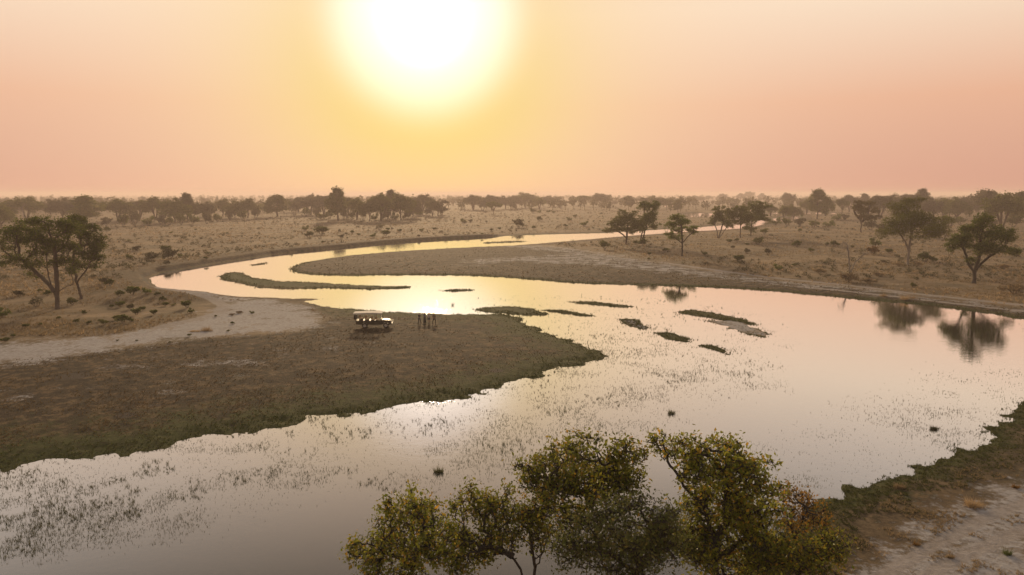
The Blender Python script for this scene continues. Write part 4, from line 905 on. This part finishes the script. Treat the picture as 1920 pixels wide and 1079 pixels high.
# ---- grass clumps one can point at
def grass_clump(name, u, v, w, hpx, mat, label, seed, n=260):
    x, y = gpz(u, v); s = axis_depth(x, y) / FPX; r = np.random.default_rng(seed)
    k = max(6, int(n / 8 * min(1.6, w / 20))); q = r.normal(size=(k, 2)) * np.array([w * s * 0.20, w * s * 0.13])
    me = blades(r, q, np.zeros(k), np.full(k, hpx * s) * r.uniform(0.5, 1.1, k) * np.exp(-((q / (np.array([w, w * 0.7]) * s * 0.42)) ** 2).sum(1)), 0.025 + s * 0.2, 8, 1.0, name, M[mat])
    z = max(ground_z(x, y), 0.0)
    return tag(obj(name, me, loc=(x, y, z - 0.02)), label, 'grass')
for i, a in enumerate([
    ('grass_clump', 365, 622, 30, 5, 'gold_grass', 'flattened golden grass clump on grey sand below the bushes'),
    ('grass_clump', 386, 621, 24, 13, 'gold_grass', 'upright golden grass clump on grey sand left of the vehicle'),
    ('grass_clump', 1696, 562, 18, 13, 'gold_grass', 'pale upright grass tuft on right bank below the domed tree'),
    ('grass_clump', 1656, 556, 16, 7, 'gold_grass', 'low pale grass tuft on right bank track'),
    ('grass_clump', 1712, 560, 20, 7, 'gold_grass', 'low pale grass tuft right of the upright tuft on right bank'),
    ('grass_clump', 1826, 950, 34, 20, 'gold_grass', 'golden grass clump on the sandy near bank at lower right'),
    ('grass_clump', 1685, 915, 24, 12, 'dry_grass', 'straw grass clump in the dark sward at lower right'),
    ('grass_clump', 1752, 805, 22, 10, 'reed', 'round reed tuft standing in clear water near lower right'),
    ('grass_clump', 1259, 776, 15, 13, 'reed', 'isolated dark reed tuft in open water right of centre'),
    ('grass_clump', 823, 886, 18, 15, 'reed', 'dark reed tuft amid the sun sparkles in the foreground water'),
    ('grass_clump', 848, 573, 4, 8, 'reed', 'small dark reed tuft in glowing water beyond the people'),
    ('grass_clump', 1888, 1040, 14, 15, 'leaf_dark', 'small dark tuft between the wheel ruts at lower right'),
    ('grass_clump', 1780, 1045, 22, 9, 'dry_grass', 'straw tuft on the ridge between the wheel ruts'),
    ('grass_clump', 1718, 1022, 14, 9, 'leaf_orange', 'brownish tuft above the upper wheel rut at lower right'),
    ('grass_clump', 1905, 915, 16, 10, 'leaf_orange', 'brownish tuft at the right edge of the sandy bank')]):
    grass_clump(*a, seed=900 + i)

# ------------------------------------------------------------------ foreground trees on the near bank
def fore_tree(name, bx, by, lob, forks, br, label, seed, leafm='leaf_fore', n_attr=900, leaf=0.11, per=3, step=0.17, tip=0.0045, twig=0.016):
    """lobes given as (u, v, ru, rv) at the tree's own distance"""
    s0 = by * CP
    def at(u, v, y):
        d = ray(u, v); t = y / d.y; return (d.x * t, y, CAM_H + d.z * t)
    rg = random.Random(seed); L = []
    for (u, v, ru, rv) in lob:
        y = by + rg.uniform(-1, 1) * 1.1; p = at(u, v, y); s = (y * CP + (CAM_H - p[2]) * SP) / FPX
        L.append((p[0] - bx, y - by, p[2], ru * s, max(ru, rv) * s * 1.05, rv * s))
    st = []
    for line in forks:
        pts = []
        for k, (u, v) in enumerate(line):
            if u is None: pts.append((0.0, 0.0, 0.0))
            else:
                p = at(u, v, by + (0.25 if k % 2 else -0.15)); pts.append((p[0] - bx, p[1] - by, p[2]))
        st.append(pts)
    pl = make_plant(seed, L, st, br * 0.72, int(n_attr * 2.2), step, leaf, (step * 0.8,) * 3, per, 'bark_dark', leafm, kill=step * 1.25, sides=6, thr=twig, tip=tip, aspect=0.52, leaf_up=0.6, jitter=0.4, up=0.0, clump=(6, 0.66))
    return place_tree(name, pl, bx, by, label)
def gx(u, v, y): d = ray(u, v); return d.x * y / d.y
fore_tree('leafy_tree', gx(1100, 1079, 21.0), 21.0, [(1090, 862, 52, 24), (1165, 862, 34, 24), (1040, 890, 44, 24), (1120, 900, 60, 24), (1000, 912, 30, 20), (1060, 935, 60, 26), (1150, 935, 46, 26), (1038, 856, 9, 14), (1206, 866, 9, 13), (972, 893, 9, 11), (1120, 838, 10, 10), (1185, 900, 26, 22), (1010, 955, 42, 24), (1090, 975, 60, 26), (1150, 890, 30, 30)],
          [[(None, 0), (1100, 1079), (1103, 1000), (1108, 960)], [(1108, 960), (1118, 925), (1145, 905), (1150, 878)], [(1108, 965), (1075, 962), (1050, 968)], [(1106, 985), (1070, 1005)], [(1112, 940), (1060, 935), (1030, 925)]],
          0.16, 'tallest leafy foreground tree with crooked dark limb, centre of the bottom edge', 700, n_attr=1500)
fore_tree('leafy_tree', gx(770, 1079, 20.0), 20.0, [(770, 930, 9, 13), (668, 1032, 14, 8), (728, 956, 11, 14), (812, 950, 9, 13), (775, 955, 34, 20), (745, 985, 40, 24), (805, 985, 38, 24), (720, 1025, 42, 22), (775, 1030, 46, 26), (820, 1035, 36, 26), (690, 1040, 28, 18), (700, 1075, 34, 20), (760, 1070, 40, 22), (845, 1005, 16, 14)],
          [[(None, 0), (768, 1085), (775, 1060), (782, 1035)], [(772, 1068), (745, 1050), (720, 1045)], [(776, 1058), (800, 1030), (815, 1005)]],
          0.11, 'leftmost leafy foreground tree at the bottom edge', 701, n_attr=900)
fore_tree('leafy_tree', gx(985, 1100, 20.3), 20.3, [(882, 938, 9, 13), (952, 932, 9, 13), (850, 965, 9, 12), (880, 975, 34, 26), (930, 965, 44, 26), (895, 1015, 46, 24), (960, 1000, 44, 26), (1000, 985, 36, 24), (870, 1045, 34, 22), (920, 1045, 46, 20), (855, 1020, 22, 26), (865, 1072, 34, 18), (1020, 1020, 32, 24), (915, 950, 16, 14)],
          [[(None, 0), (985, 1110), (972, 1070), (950, 1050), (925, 1050)], [(960, 1056), (930, 1040), (900, 1040)], [(None, 0), (1003, 1060), (995, 1035)]],
          0.12, 'golden-tinged leafy tree between leftmost and tallest foreground trees', 702, n_attr=950)
fore_tree('leafy_tree', gx(1200, 1120, 18.4), 18.4, [(1150, 985, 46, 26), (1215, 975, 46, 28), (1180, 1025, 60, 28), (1260, 1010, 46, 30), (1120, 1040, 44, 30), (1230, 1060, 60, 26), (1160, 1070, 60, 24), (1080, 1065, 34, 22), (1290, 1050, 40, 30), (1110, 985, 40, 26), (1060, 1035, 36, 24)],
          [[(None, 0), (1200, 1130), (1195, 1080), (1185, 1045)], [(1196, 1085), (1230, 1050), (1245, 1020)], [(1190, 1090), (1150, 1060)]],
          0.10, 'greyish small-leaved tree low between the two tall foreground trees', 703, leafm='leaf_fore_grey', n_attr=1250, leaf=0.085, per=4)
fore_tree('leafy_tree', gx(1345, 1100, 19.2), 19.2, [(1226, 840, 8, 14), (1382, 850, 9, 11), (1442, 884, 10, 15), (1300, 838, 10, 9), (1458, 930, 10, 12), (1250, 858, 32, 22), (1300, 862, 34, 22), (1345, 850, 30, 14), (1345, 890, 46, 28), (1395, 885, 40, 26), (1290, 905, 36, 24), (1420, 925, 34, 30), (1350, 935, 56, 28), (1295, 950, 40, 24), (1400, 965, 52, 30), (1440, 985, 30, 30), (1340, 985, 60, 28), (1400, 1020, 60, 28), (1320, 1040, 60, 28), (1300, 1000, 44, 30), (1370, 1065, 70, 26)],
          [[(None, 0), (1345, 1110), (1335, 1030), (1322, 970), (1310, 955)], [(1322, 965), (1290, 940), (1275, 915), (1262, 895)], [(1275, 912), (1300, 885), (1325, 858)], [(1338, 1035), (1365, 990), (1362, 935), (1362, 905)], [(1345, 1060), (1410, 1020), (1425, 995)]],
          0.16, 'widest leafy foreground tree, rising right of centre at the bottom edge', 704, n_attr=1900)
fore_tree('leafy_bush', gx(1500, 1110, 18.8), 18.8, [(1450, 1030, 44, 30), (1500, 1050, 40, 24), (1550, 1045, 34, 24), (1520, 1075, 50, 22), (1440, 1070, 50, 24), (1572, 1062, 18, 20)],
          [[(None, 0), (1500, 1110), (1495, 1080)], [(1497, 1090), (1540, 1065)], [(1497, 1095), (1455, 1060)]],
          0.07, 'low leafy bush at the right end of the foreground trees', 705, n_attr=900, leaf=0.09)
fore_tree('golden_sapling', gx(1490, 1060, 20.5), 20.5, [(1478, 945, 22, 16), (1510, 950, 24, 18), (1475, 980, 22, 18), (1520, 985, 22, 20), (1495, 1005, 28, 18), (1540, 970, 12, 12), (1545, 1000, 14, 12)],
          [[(None, 0), (1492, 1060), (1487, 1020), (1480, 985)], [(1488, 1025), (1503, 995), (1508, 965)]],
          0.05, 'thin sapling with orange-gold leaves behind the right foreground bush', 706, leafm='leaf_fore_gold', n_attr=260, leaf=0.085, per=3)

# ------------------------------------------------------------------ safari vehicle
M['paint'] = principled('paint', (0.040, 0.036, 0.026), 0.28, var=0.25, scale=3)
M['bonnet_paint'] = principled('bonnet_paint', (0.085, 0.07, 0.05), 0.5, var=0.15, scale=3)
M['rubber'] = principled('rubber', (0.018, 0.017, 0.016), 0.85)
M['steel'] = principled('steel', (0.35, 0.33, 0.30), 0.45, 0.7)
M['black_metal'] = principled('black_metal', (0.02, 0.02, 0.02), 0.5)
M['canvas'] = principled('canvas', (0.42, 0.38, 0.34), 0.8, scale=12)
M['seat'] = principled('seat', (0.36, 0.26, 0.16), 0.95, scale=8)
M['lamp_glass'] = principled('lamp_glass', (0.6, 0.58, 0.5), 0.12, var=0.05)
M['red_lens'] = principled('red_lens', (0.3, 0.02, 0.015), 0.2)
def bm_mesh(name, bm, mat, bevel=0.0, smooth=False):
    if bevel: bmesh.ops.bevel(bm, geom=[e for e in bm.edges if e.calc_length() > bevel * 3], offset=bevel, segments=2, affect='EDGES', profile=0.6)
    bmesh.ops.recalc_face_normals(bm, faces=bm.faces)
    me = bpy.data.meshes.new(name); bm.to_mesh(me); bm.free(); me.materials.append(M[mat])
    me.polygons.foreach_set('use_smooth', [smooth] * len(me.polygons)); return me
def box(x0, x1, y0, y1, z0, z1, bm=None):
    bm = bm or bmesh.new()
    r = bmesh.ops.create_cube(bm, size=1)
    for v in r['verts']: v.co = Vector(((x0 + x1) / 2 + v.co.x * (x1 - x0), (y0 + y1) / 2 + v.co.y * (y1 - y0), (z0 + z1) / 2 + v.co.z * (z1 - z0)))
    return bm
def prism(pts, y0, y1, bm=None):
    """outline in x,z extruded across y"""
    bm = bm or bmesh.new()
    a = [bm.verts.new((x, y0, z)) for x, z in pts]; b = [bm.verts.new((x, y1, z)) for x, z in pts]
    bm.faces.new(a[::-1]); bm.faces.new(b)
    for i in range(len(pts)): j = (i + 1) % len(pts); bm.faces.new((a[i], a[j], b[j], b[i]))
    return bm
def pipe(pts, r, sides=8):
    X = np.array(pts, float); par = np.arange(len(X)) - 1; V, F = tubes(X, par, np.full(len(X), r), sides, flare=1.0)
    return V, F
def pipes(name, lines, r, mat, parent):
    Vs, Fs, b = [], [], 0
    for l in lines: V, F = pipe(l, r); Vs.append(V); Fs.append(F + b); b += len(V)
    return obj(name, mesh_np(name, np.concatenate(Vs), np.concatenate(Fs), [M[mat]], smooth=True), parent)
def lathe_y(profile, seg=28):
    """profile of (radius, y) spun round the y axis"""
    bm = bmesh.new(); rows = []
    for r, y in profile:
        rows.append([bm.verts.new((r * math.cos(t), y, r * math.sin(t))) for t in [2 * math.pi * k / seg for k in range(seg)]])
    for a, b in zip(rows[:-1], rows[1:]):
        for k in range(seg): j = (k + 1) % seg; bm.faces.new((a[k], a[j], b[j], b[k]))
    return bm
def arch(cx, r, zb, k=10):
    return [(cx + r * math.cos(t), max(zb, 0.42 + r * math.sin(t))) for t in [math.pi - math.pi * i / k for i in range(k + 1)]]
vx, vy = gpz(705, 613.5)
veh = bpy.data.objects.new('safari_vehicle', None); link(veh); veh.location = (vx, vy, ground_z(vx, vy) + 0.02); veh.rotation_euler = (0, 0, math.radians(4))
veh.scale = (1, 1, 0.94)
tag(veh, 'dark open-sided safari vehicle with pale canvas roof parked at the water', 'vehicle')
FX, RX, WB, WR = 1.62, -1.62, 0.55, 0.42
side = [(-2.95, 0.62)] + [(-2.95, 1.22), (0.55, 1.22), (0.75, 1.30), (0.95, 1.18), (2.32, 1.06), (2.42, 0.95), (2.42, 0.60)] + arch(FX, 0.52, WB)[::-1] + arch(RX, 0.52, WB)[::-1]
body = obj('body', bm_mesh('body', prism(side, -0.86, 0.86), 'paint', 0.018), veh)
obj('bonnet', bm_mesh('bonnet', prism([(0.92, 1.175), (0.95, 1.29), (1.5, 1.28), (2.15, 1.20), (2.38, 1.08), (2.38, 1.0), (2.2, 1.06)], -0.70, 0.70), 'bonnet_paint', 0.03), veh)
for s in (-1, 1):
    d = obj('door', bm_mesh('door', box(0.02, 0.80, s * 0.865, s * 0.885, 0.66, 1.20), 'paint', 0.006), veh)
    obj('handle', bm_mesh('handle', box(0.08, 0.20, s * 0.886, s * 0.905, 1.08, 1.11), 'black_metal'), d)
    obj('headlight', bm_mesh('headlight', bmesh_rot := lathe_y([(0.001, 0.0), (0.07, 0.02), (0.10, 0.0), (0.10, -0.04)], 16), 'lamp_glass', smooth=True), veh)
    h = bpy.data.objects[veh.children[-1].name]; h.rotation_euler = (0, 0, -math.pi / 2); h.location = (2.425, s * 0.60, 0.92)
    obj('tail_light', bm_mesh('tail_light', box(-2.975, -2.952, s * 0.74 - 0.05, s * 0.74 + 0.05, 0.78, 0.98), 'red_lens', 0.004), veh)
    obj('mirror', bm_mesh('mirror', box(0.84, 0.88, s * 1.0 - 0.09, s * 1.0 + 0.09, 1.38, 1.60), 'black_metal', 0.01), veh)
    obj('side_step', bm_mesh('side_step', box(-0.95, 1.0, s * 0.80 - 0.08, s * 0.80 + 0.08, 0.46, 0.51), 'black_metal', 0.01), veh)
obj('grille', bm_mesh('grille', box(2.422, 2.442, -0.45, 0.45, 0.78, 1.02), 'black_metal', 0.006), veh)
obj('bumper', bm_mesh('bumper', box(2.45, 2.60, -0.85, 0.85, 0.55, 0.72), 'black_metal', 0.02), veh)
pipes('bull_bar', [[(2.62, -0.5, 0.6), (2.64, -0.5, 1.12), (2.64, 0.5, 1.12), (2.62, 0.5, 0.6)], [(2.63, -0.5, 0.92), (2.63, 0.5, 0.92)]], 0.028, 'black_metal', veh)
for wx in (FX, RX):
    for s in (-1, 1):
        w = bpy.data.objects.new('wheel', None)
        t = obj('wheel', bm_mesh('tyre', lathe_y([(0.24, -0.11), (0.33, -0.13), (0.40, -0.12), (WR, -0.09), (WR, 0.09), (0.40, 0.12), (0.33, 0.13), (0.24, 0.11)]), 'rubber', smooth=True), veh, loc=(wx, s * 0.78, WR))
        rim = obj('rim', bm_mesh('rim', lathe_y([(0.001, 0.05 * s), (0.07, 0.06 * s), (0.10, 0.03 * s), (0.20, 0.04 * s), (0.245, 0.105 * s), (0.255, 0.10 * s), (0.255, -0.1 * s)]), 'steel', smooth=True), t)
obj('chassis', bm_mesh('chassis', box(-2.6, 2.4, -0.42, 0.42, 0.46, 0.62), 'black_metal', 0.02), veh)
# tiered bench seats, open cab
for k, (x, z) in enumerate(((-2.25, 1.50), (-1.35, 1.42), (-0.45, 1.34))):
    obj('seat_riser', bm_mesh('seat_riser', box(x - 0.22, x + 0.30, -0.80, 0.80, 1.215, z - 0.06), 'black_metal', 0.01), veh)
    for y in (-0.54, 0.0, 0.54):
        b = obj('seat', bm_mesh('seat', box(x - 0.18, x + 0.32, y - 0.24, y + 0.24, z - 0.06, z + 0.06), 'seat', 0.03), veh)
        obj('backrest', bm_mesh('backrest', prism([(x - 0.20, z + 0.03), (x - 0.08, z + 0.03), (x - 0.16, z + 0.52), (x - 0.26, z + 0.52)], y - 0.23, y + 0.23), 'seat', 0.025), b)
for y in (-0.42, 0.42):
    b = obj('seat', bm_mesh('seat', box(0.06, 0.52, y - 0.24, y + 0.24, 1.215, 1.32), 'seat', 0.03), veh)
    obj('backrest', bm_mesh('backrest', prism([(0.02, 1.30), (0.13, 1.30), (0.06, 1.80), (-0.04, 1.80)], y - 0.23, y + 0.23), 'seat', 0.025), b)
obj('dashboard', bm_mesh('dashboard', box(0.76, 0.96, -0.78, 0.78, 1.20, 1.42), 'black_metal', 0.03), veh)
th = [2 * math.pi * k / 18 for k in range(19)]
pipes('steering_wheel', [[(0.66 + 0.07 * math.sin(t), -0.42 + 0.18 * math.cos(t), 1.48 + 0.17 * math.sin(t)) for t in th], [(0.66, -0.42, 1.48), (0.80, -0.42, 1.40)]], 0.014, 'black_metal', veh)
pipes('windscreen_frame', [[(0.96, -0.78, 1.30), (0.86, -0.76, 1.72), (0.86, 0.76, 1.72), (0.96, 0.78, 1.30)]], 0.022, 'black_metal', veh)
for s in (-1, 1):
    for x0, x1 in ((-2.85, -2.85), (-0.02, 0.0), (0.95, 0.84)):
        pipes('roof_post', [[(x0, s * 0.83, 1.20), (x1, s * 0.84, 2.42)]], 0.030, 'black_metal', veh)
    pipes('grab_rail', [[(-2.85, s * 0.845, 1.62), (-0.02, s * 0.845, 1.58)]], 0.02, 'black_metal', veh)
roof = obj('roof', bm_mesh('roof', prism([(-3.35, 2.36), (-3.30, 2.46), (-1.2, 2.54), (0.2, 2.52), (1.08, 2.44), (1.10, 2.38), (0.2, 2.46), (-1.2, 2.48), (-3.26, 2.40)], -0.98, 0.98), 'canvas', 0.01), veh)
pipes('roof_frame', [[(-3.28, -0.95, 2.39), (1.05, -0.95, 2.39), (1.05, 0.95, 2.39), (-3.28, 0.95, 2.39), (-3.28, -0.95, 2.39)]], 0.025, 'black_metal', roof)
for s in (-1, 1): obj('roof_skirt', bm_mesh('roof_skirt', box(-3.3, 1.05, s * 0.985 - 0.006, s * 0.985 + 0.006, 2.29, 2.43), 'canvas'), roof)
sp = obj('spare_wheel', bm_mesh('spare_tyre', lathe_y([(0.22, -0.10), (0.33, -0.12), (0.40, -0.09), (0.40, 0.09), (0.33, 0.12), (0.22, 0.10), (0.001, 0.05)]), 'rubber', smooth=True), veh, loc=(-3.12, -0.35, 1.72), rotz=math.pi / 2)
obj('rear_rack', bm_mesh('rear_rack', box(-3.0, -2.96, -0.78, 0.78, 1.25, 2.05), 'black_metal', 0.01), veh)

# ------------------------------------------------------------------ people, backs to the camera, looking at the sun
def cloth(name, col): M[name] = principled(name, col, 0.9, scale=20, var=0.25)
for nme, c in (('skin', (0.36, 0.21, 0.14)), ('skin_tan', (0.24, 0.13, 0.08)), ('hair_dark', (0.025, 0.018, 0.012)), ('hair_brown', (0.09, 0.05, 0.025)), ('hair_fair', (0.25, 0.16, 0.08)), ('dark_top', (0.035, 0.035, 0.04)), ('dark_trousers', (0.03, 0.03, 0.033)),
               ('blue_top', (0.17, 0.18, 0.22)), ('black_skirt', (0.02, 0.019, 0.02)), ('white_top', (0.75, 0.74, 0.76)), ('navy_shorts', (0.03, 0.033, 0.045)), ('olive_top', (0.11, 0.095, 0.06)), ('brown_trousers', (0.06, 0.048, 0.035)), ('shoe', (0.05, 0.04, 0.03)), ('eye', (0.02, 0.02, 0.02))):
    cloth(nme, c)
def skin_mesh(name, verts, edges, rad, mat, root=0, sub=1):
    me = bpy.data.meshes.new(name + '_cage'); me.from_pydata([tuple(v) for v in verts], edges, [])
    o = bpy.data.objects.new(name + '_cage', me); scene.collection.objects.link(o)
    sm = o.modifiers.new('skin', 'SKIN'); sm.use_smooth_shade = True; sm.branch_smoothing = 0.4
    sk = me.skin_vertices[0].data
    for i, r in enumerate(rad): sk[i].radius = (r, r) if not isinstance(r, tuple) else r; sk[i].use_root = (i == root)
    ss = o.modifiers.new('sub', 'SUBSURF'); ss.levels = sub; ss.render_levels = sub
    dg = bpy.context.evaluated_depsgraph_get(); res = bpy.data.meshes.new_from_object(o.evaluated_get(dg)); res.name = name
    bpy.data.objects.remove(o); bpy.data.meshes.remove(me)
    res.materials.clear(); res.materials.append(M[mat]); res.polygons.foreach_set('use_smooth', [True] * len(res.polygons))
    return res
def person(u, v, height, label, top, bottom, bottom_kind, skin, hair, arms, stance=0.11, long_hair=False, turn=0.0, slim=1.0):
    x, y = gpz(u, v); e = bpy.data.objects.new('person', None); link(e); e.location = (x, y, ground_z(x, y)); e.rotation_euler = (0, 0, turn)
    tag(e, label, 'person', 'people standing at the water'); k = height / 1.75; e.scale = (k, k, k)
    # skeleton, facing +y
    Vt, Ed, Rd, ix = [], [], [], {}
    def add(nm, p, r, par=None):
        ix[nm] = len(Vt); Vt.append(p); Rd.append(r)
        if par: Ed.append((ix[par], ix[nm]))
    add('pelvis', (0, 0, 0.95), (0.145 * slim, 0.11)); add('waist', (0, -0.01, 1.10), (0.125 * slim, 0.095), 'pelvis'); add('chest', (0, -0.02, 1.30), (0.150 * slim, 0.105), 'waist')
    add('upper', (0, -0.015, 1.42), (0.13 * slim, 0.085), 'chest'); add('neck', (0, 0.0, 1.51), 0.055, 'upper'); add('jaw', (0, 0.02, 1.58), 0.068, 'neck'); add('head', (0, 0.015, 1.66), (0.078, 0.095), 'jaw'); add('crown', (0, 0.005, 1.735), 0.05, 'head')
    add('nose', (0, 0.125, 1.635), 0.012, 'head')
    for s, sd in ((-1, 'l'), (1, 'r')):
        add('ear' + sd, (s * 0.088, 0.0, 1.645), 0.014, 'head')
        add('shoulder' + sd, (s * 0.175, -0.015, 1.42), 0.058, 'upper')
        el, wr = arms[0 if s < 0 else 1]
        add('elbow' + sd, (s * el[0], el[1], el[2]), 0.041, 'shoulder' + sd); add('wrist' + sd, (s * wr[0], wr[1], wr[2]), 0.029, 'elbow' + sd)
        d = (Vector((s * wr[0], wr[1], wr[2])) - Vector((s * el[0], el[1], el[2]))).normalized(); q = Vector((s * wr[0], wr[1], wr[2]))
        acr = d.cross(Vector((s, 0, 0.2))).normalized(); bend = d.cross(acr).normalized() * -s
        add('palm' + sd, tuple(q + d * 0.075), (0.036, 0.02), 'wrist' + sd)
        for fi, (o_, ln) in enumerate(((-0.030, 0.066), (-0.010, 0.08), (0.011, 0.074), (0.030, 0.058))):
            a = q + d * 0.095 + acr * o_; add(f'k{fi}{sd}', tuple(a + d * ln * 0.5), 0.009, 'palm' + sd); add(f't{fi}{sd}', tuple(a + d * ln + bend * 0.015), 0.008, f'k{fi}{sd}')
        add('thumb' + sd, tuple(q + d * 0.05 + acr * 0.045 + bend * 0.012), 0.010, 'wrist' + sd); add('thumbtip' + sd, tuple(q + d * 0.085 + acr * 0.06 + bend * 0.02), 0.009, 'thumb' + sd)
        add('hip' + sd, (s * 0.09, 0, 0.90), 0.092, 'pelvis'); add('knee' + sd, (s * (0.09 + stance) / 1.1, 0.015, 0.50), 0.060, 'hip' + sd); add('calf' + sd, (s * (0.095 + stance) / 1.08, -0.015, 0.34), 0.056, 'knee' + sd)
        add('ankle' + sd, (s * (0.05 + stance), -0.01, 0.085), 0.040, 'calf' + sd); add('heel' + sd, (s * (0.05 + stance), -0.035, 0.04), 0.036, 'ankle' + sd); add('toe' + sd, (s * (0.065 + stance), 0.15, 0.03), 0.030, 'ankle' + sd)
    obj('body', skin_mesh('body', Vt, Ed, Rd, skin), e)
    def sub(nm, names, edges, grow_, mat):
        j = {n_: i for i, n_ in enumerate(names)}
        rr = [tuple(c + grow_ for c in Rd[ix[n_]]) if isinstance(Rd[ix[n_]], tuple) else Rd[ix[n_]] + grow_ for n_ in names]
        return obj(nm, skin_mesh(nm, [Vt[ix[n_]] for n_ in names], [(j[a], j[b]) for a, b in edges], rr, mat), e)
    sub('shirt', ['chest', 'upper', 'waist', 'pelvis', 'shoulderl', 'shoulderr', 'elbowl', 'elbowr'], [('chest', 'upper'), ('chest', 'waist'), ('waist', 'pelvis'), ('upper', 'shoulderl'), ('upper', 'shoulderr'), ('shoulderl', 'elbowl'), ('shoulderr', 'elbowr')], 0.017, top)
    if bottom_kind == 'skirt':
        bm = bmesh.new(); rows = []
        for z, r in ((1.06, 0.15), (0.92, 0.19), (0.6, 0.21), (0.3, 0.235), (0.10, 0.26)):
            rows.append([bm.verts.new((r * slim * math.cos(t) * 1.02, r * 0.8 * math.sin(t) + 0.012 * math.sin(5 * t), z)) for t in [2 * math.pi * q / 24 for q in range(24)]])
        for a, b in zip(rows[:-1], rows[1:]):
            for q in range(24): w = (q + 1) % 24; bm.faces.new((a[q], a[w], b[w], b[q]))
        obj('skirt', bm_mesh('skirt', bm, bottom, smooth=True), e)
    else:
        ends = ['pelvis', 'hipl', 'hipr', 'kneel', 'kneer'] + ([] if bottom_kind == 'shorts' else ['calfl', 'calfr', 'anklel', 'ankler'])
        ed = [('pelvis', 'hipl'), ('pelvis', 'hipr'), ('hipl', 'kneel'), ('hipr', 'kneer')] + ([] if bottom_kind == 'shorts' else [('kneel', 'calfl'), ('kneer', 'calfr'), ('calfl', 'anklel'), ('calfr', 'ankler')])
        sub(bottom_kind, ends, ed, 0.016 if bottom_kind != 'shorts' else 0.028, bottom)
    for s in (-1, 1):
        obj('shoe', bm_mesh('shoe', box(s * (0.055 + stance) - 0.048, s * (0.055 + stance) + 0.048, -0.085, 0.195, 0.0, 0.085), 'shoe', 0.028, True), e)
        bm = bmesh.new(); bmesh.ops.create_uvsphere(bm, u_segments=8, v_segments=6, radius=0.012)
        obj('eye', bm_mesh('eye', bm, 'eye', smooth=True), e, loc=(s * 0.034, 0.104, 1.668))
    bm = bmesh.new(); bmesh.ops.create_uvsphere(bm, u_segments=16, v_segments=12, radius=1)
    for vv in bm.verts:
        vv.co = Vector((vv.co.x * 0.098, vv.co.y * 0.108 - 0.012, 1.685 + vv.co.z * 0.095))
        if vv.co.z < 1.66 and vv.co.y > 0.02: vv.co.y = 0.02
        if long_hair and vv.co.z < 1.66: vv.co.z -= 0.16; vv.co.y = min(vv.co.y, -0.03) - 0.02
    obj('hair', bm_mesh('hair', bm, hair, smooth=True), e)
    return e
down = ((0.225, -0.03, 1.14), (0.235, 0.04, 0.90)); fold = ((0.23, -0.01, 1.16), (0.12, 0.16, 1.14)); photo = ((0.20, 0.10, 1.20), (0.09, 0.24, 1.42)); hipp = ((0.30, -0.06, 1.17), (0.18, 0.02, 1.01))
person(786.4, 607.3, 1.74, 'person in dark top and trousers holding hands up, nearest the vehicle', 'dark_top', 'dark_trousers', 'trousers', 'skin', 'hair_dark', (photo, photo), 0.07)
person(796.4, 606.4, 1.70, 'person in blue-grey top and long black skirt, second from the vehicle', 'blue_top', 'black_skirt', 'skirt', 'skin', 'hair_brown', (fold, fold), 0.04, True, slim=0.92)
person(804.4, 606.2, 1.64, 'person in white shirt and dark shorts with bare legs', 'white_top', 'navy_shorts', 'shorts', 'skin', 'hair_fair', (down, fold), 0.06, slim=0.95)
person(814.2, 608.6, 1.80, 'person in olive top with legs apart, farthest from the vehicle', 'olive_top', 'brown_trousers', 'trousers', 'skin_tan', 'hair_dark', (hipp, hipp), 0.15)

# ------------------------------------------------------------------ dust haze over the plain
hz, t, o = new_mat('haze')
pv = N(t, 'ShaderNodeVolumePrincipled'); pv.inputs['Color'].default_value = (0.95, 0.80, 0.74, 1); pv.inputs['Density'].default_value = 0.00034; pv.inputs['Anisotropy'].default_value = 0.25
t.links.new(pv.outputs[0], o.inputs['Volume'])
bm = box(-9300, 9300, -9300, 9300, -2.0, 34.0); me = bpy.data.meshes.new('haze'); bm.to_mesh(me); bm.free(); me.materials.append(hz)
haze = obj('haze', me); haze['kind'] = 'stuff'; haze['label'] = 'pinkish dust haze lying over the whole plain'; haze['category'] = 'haze'
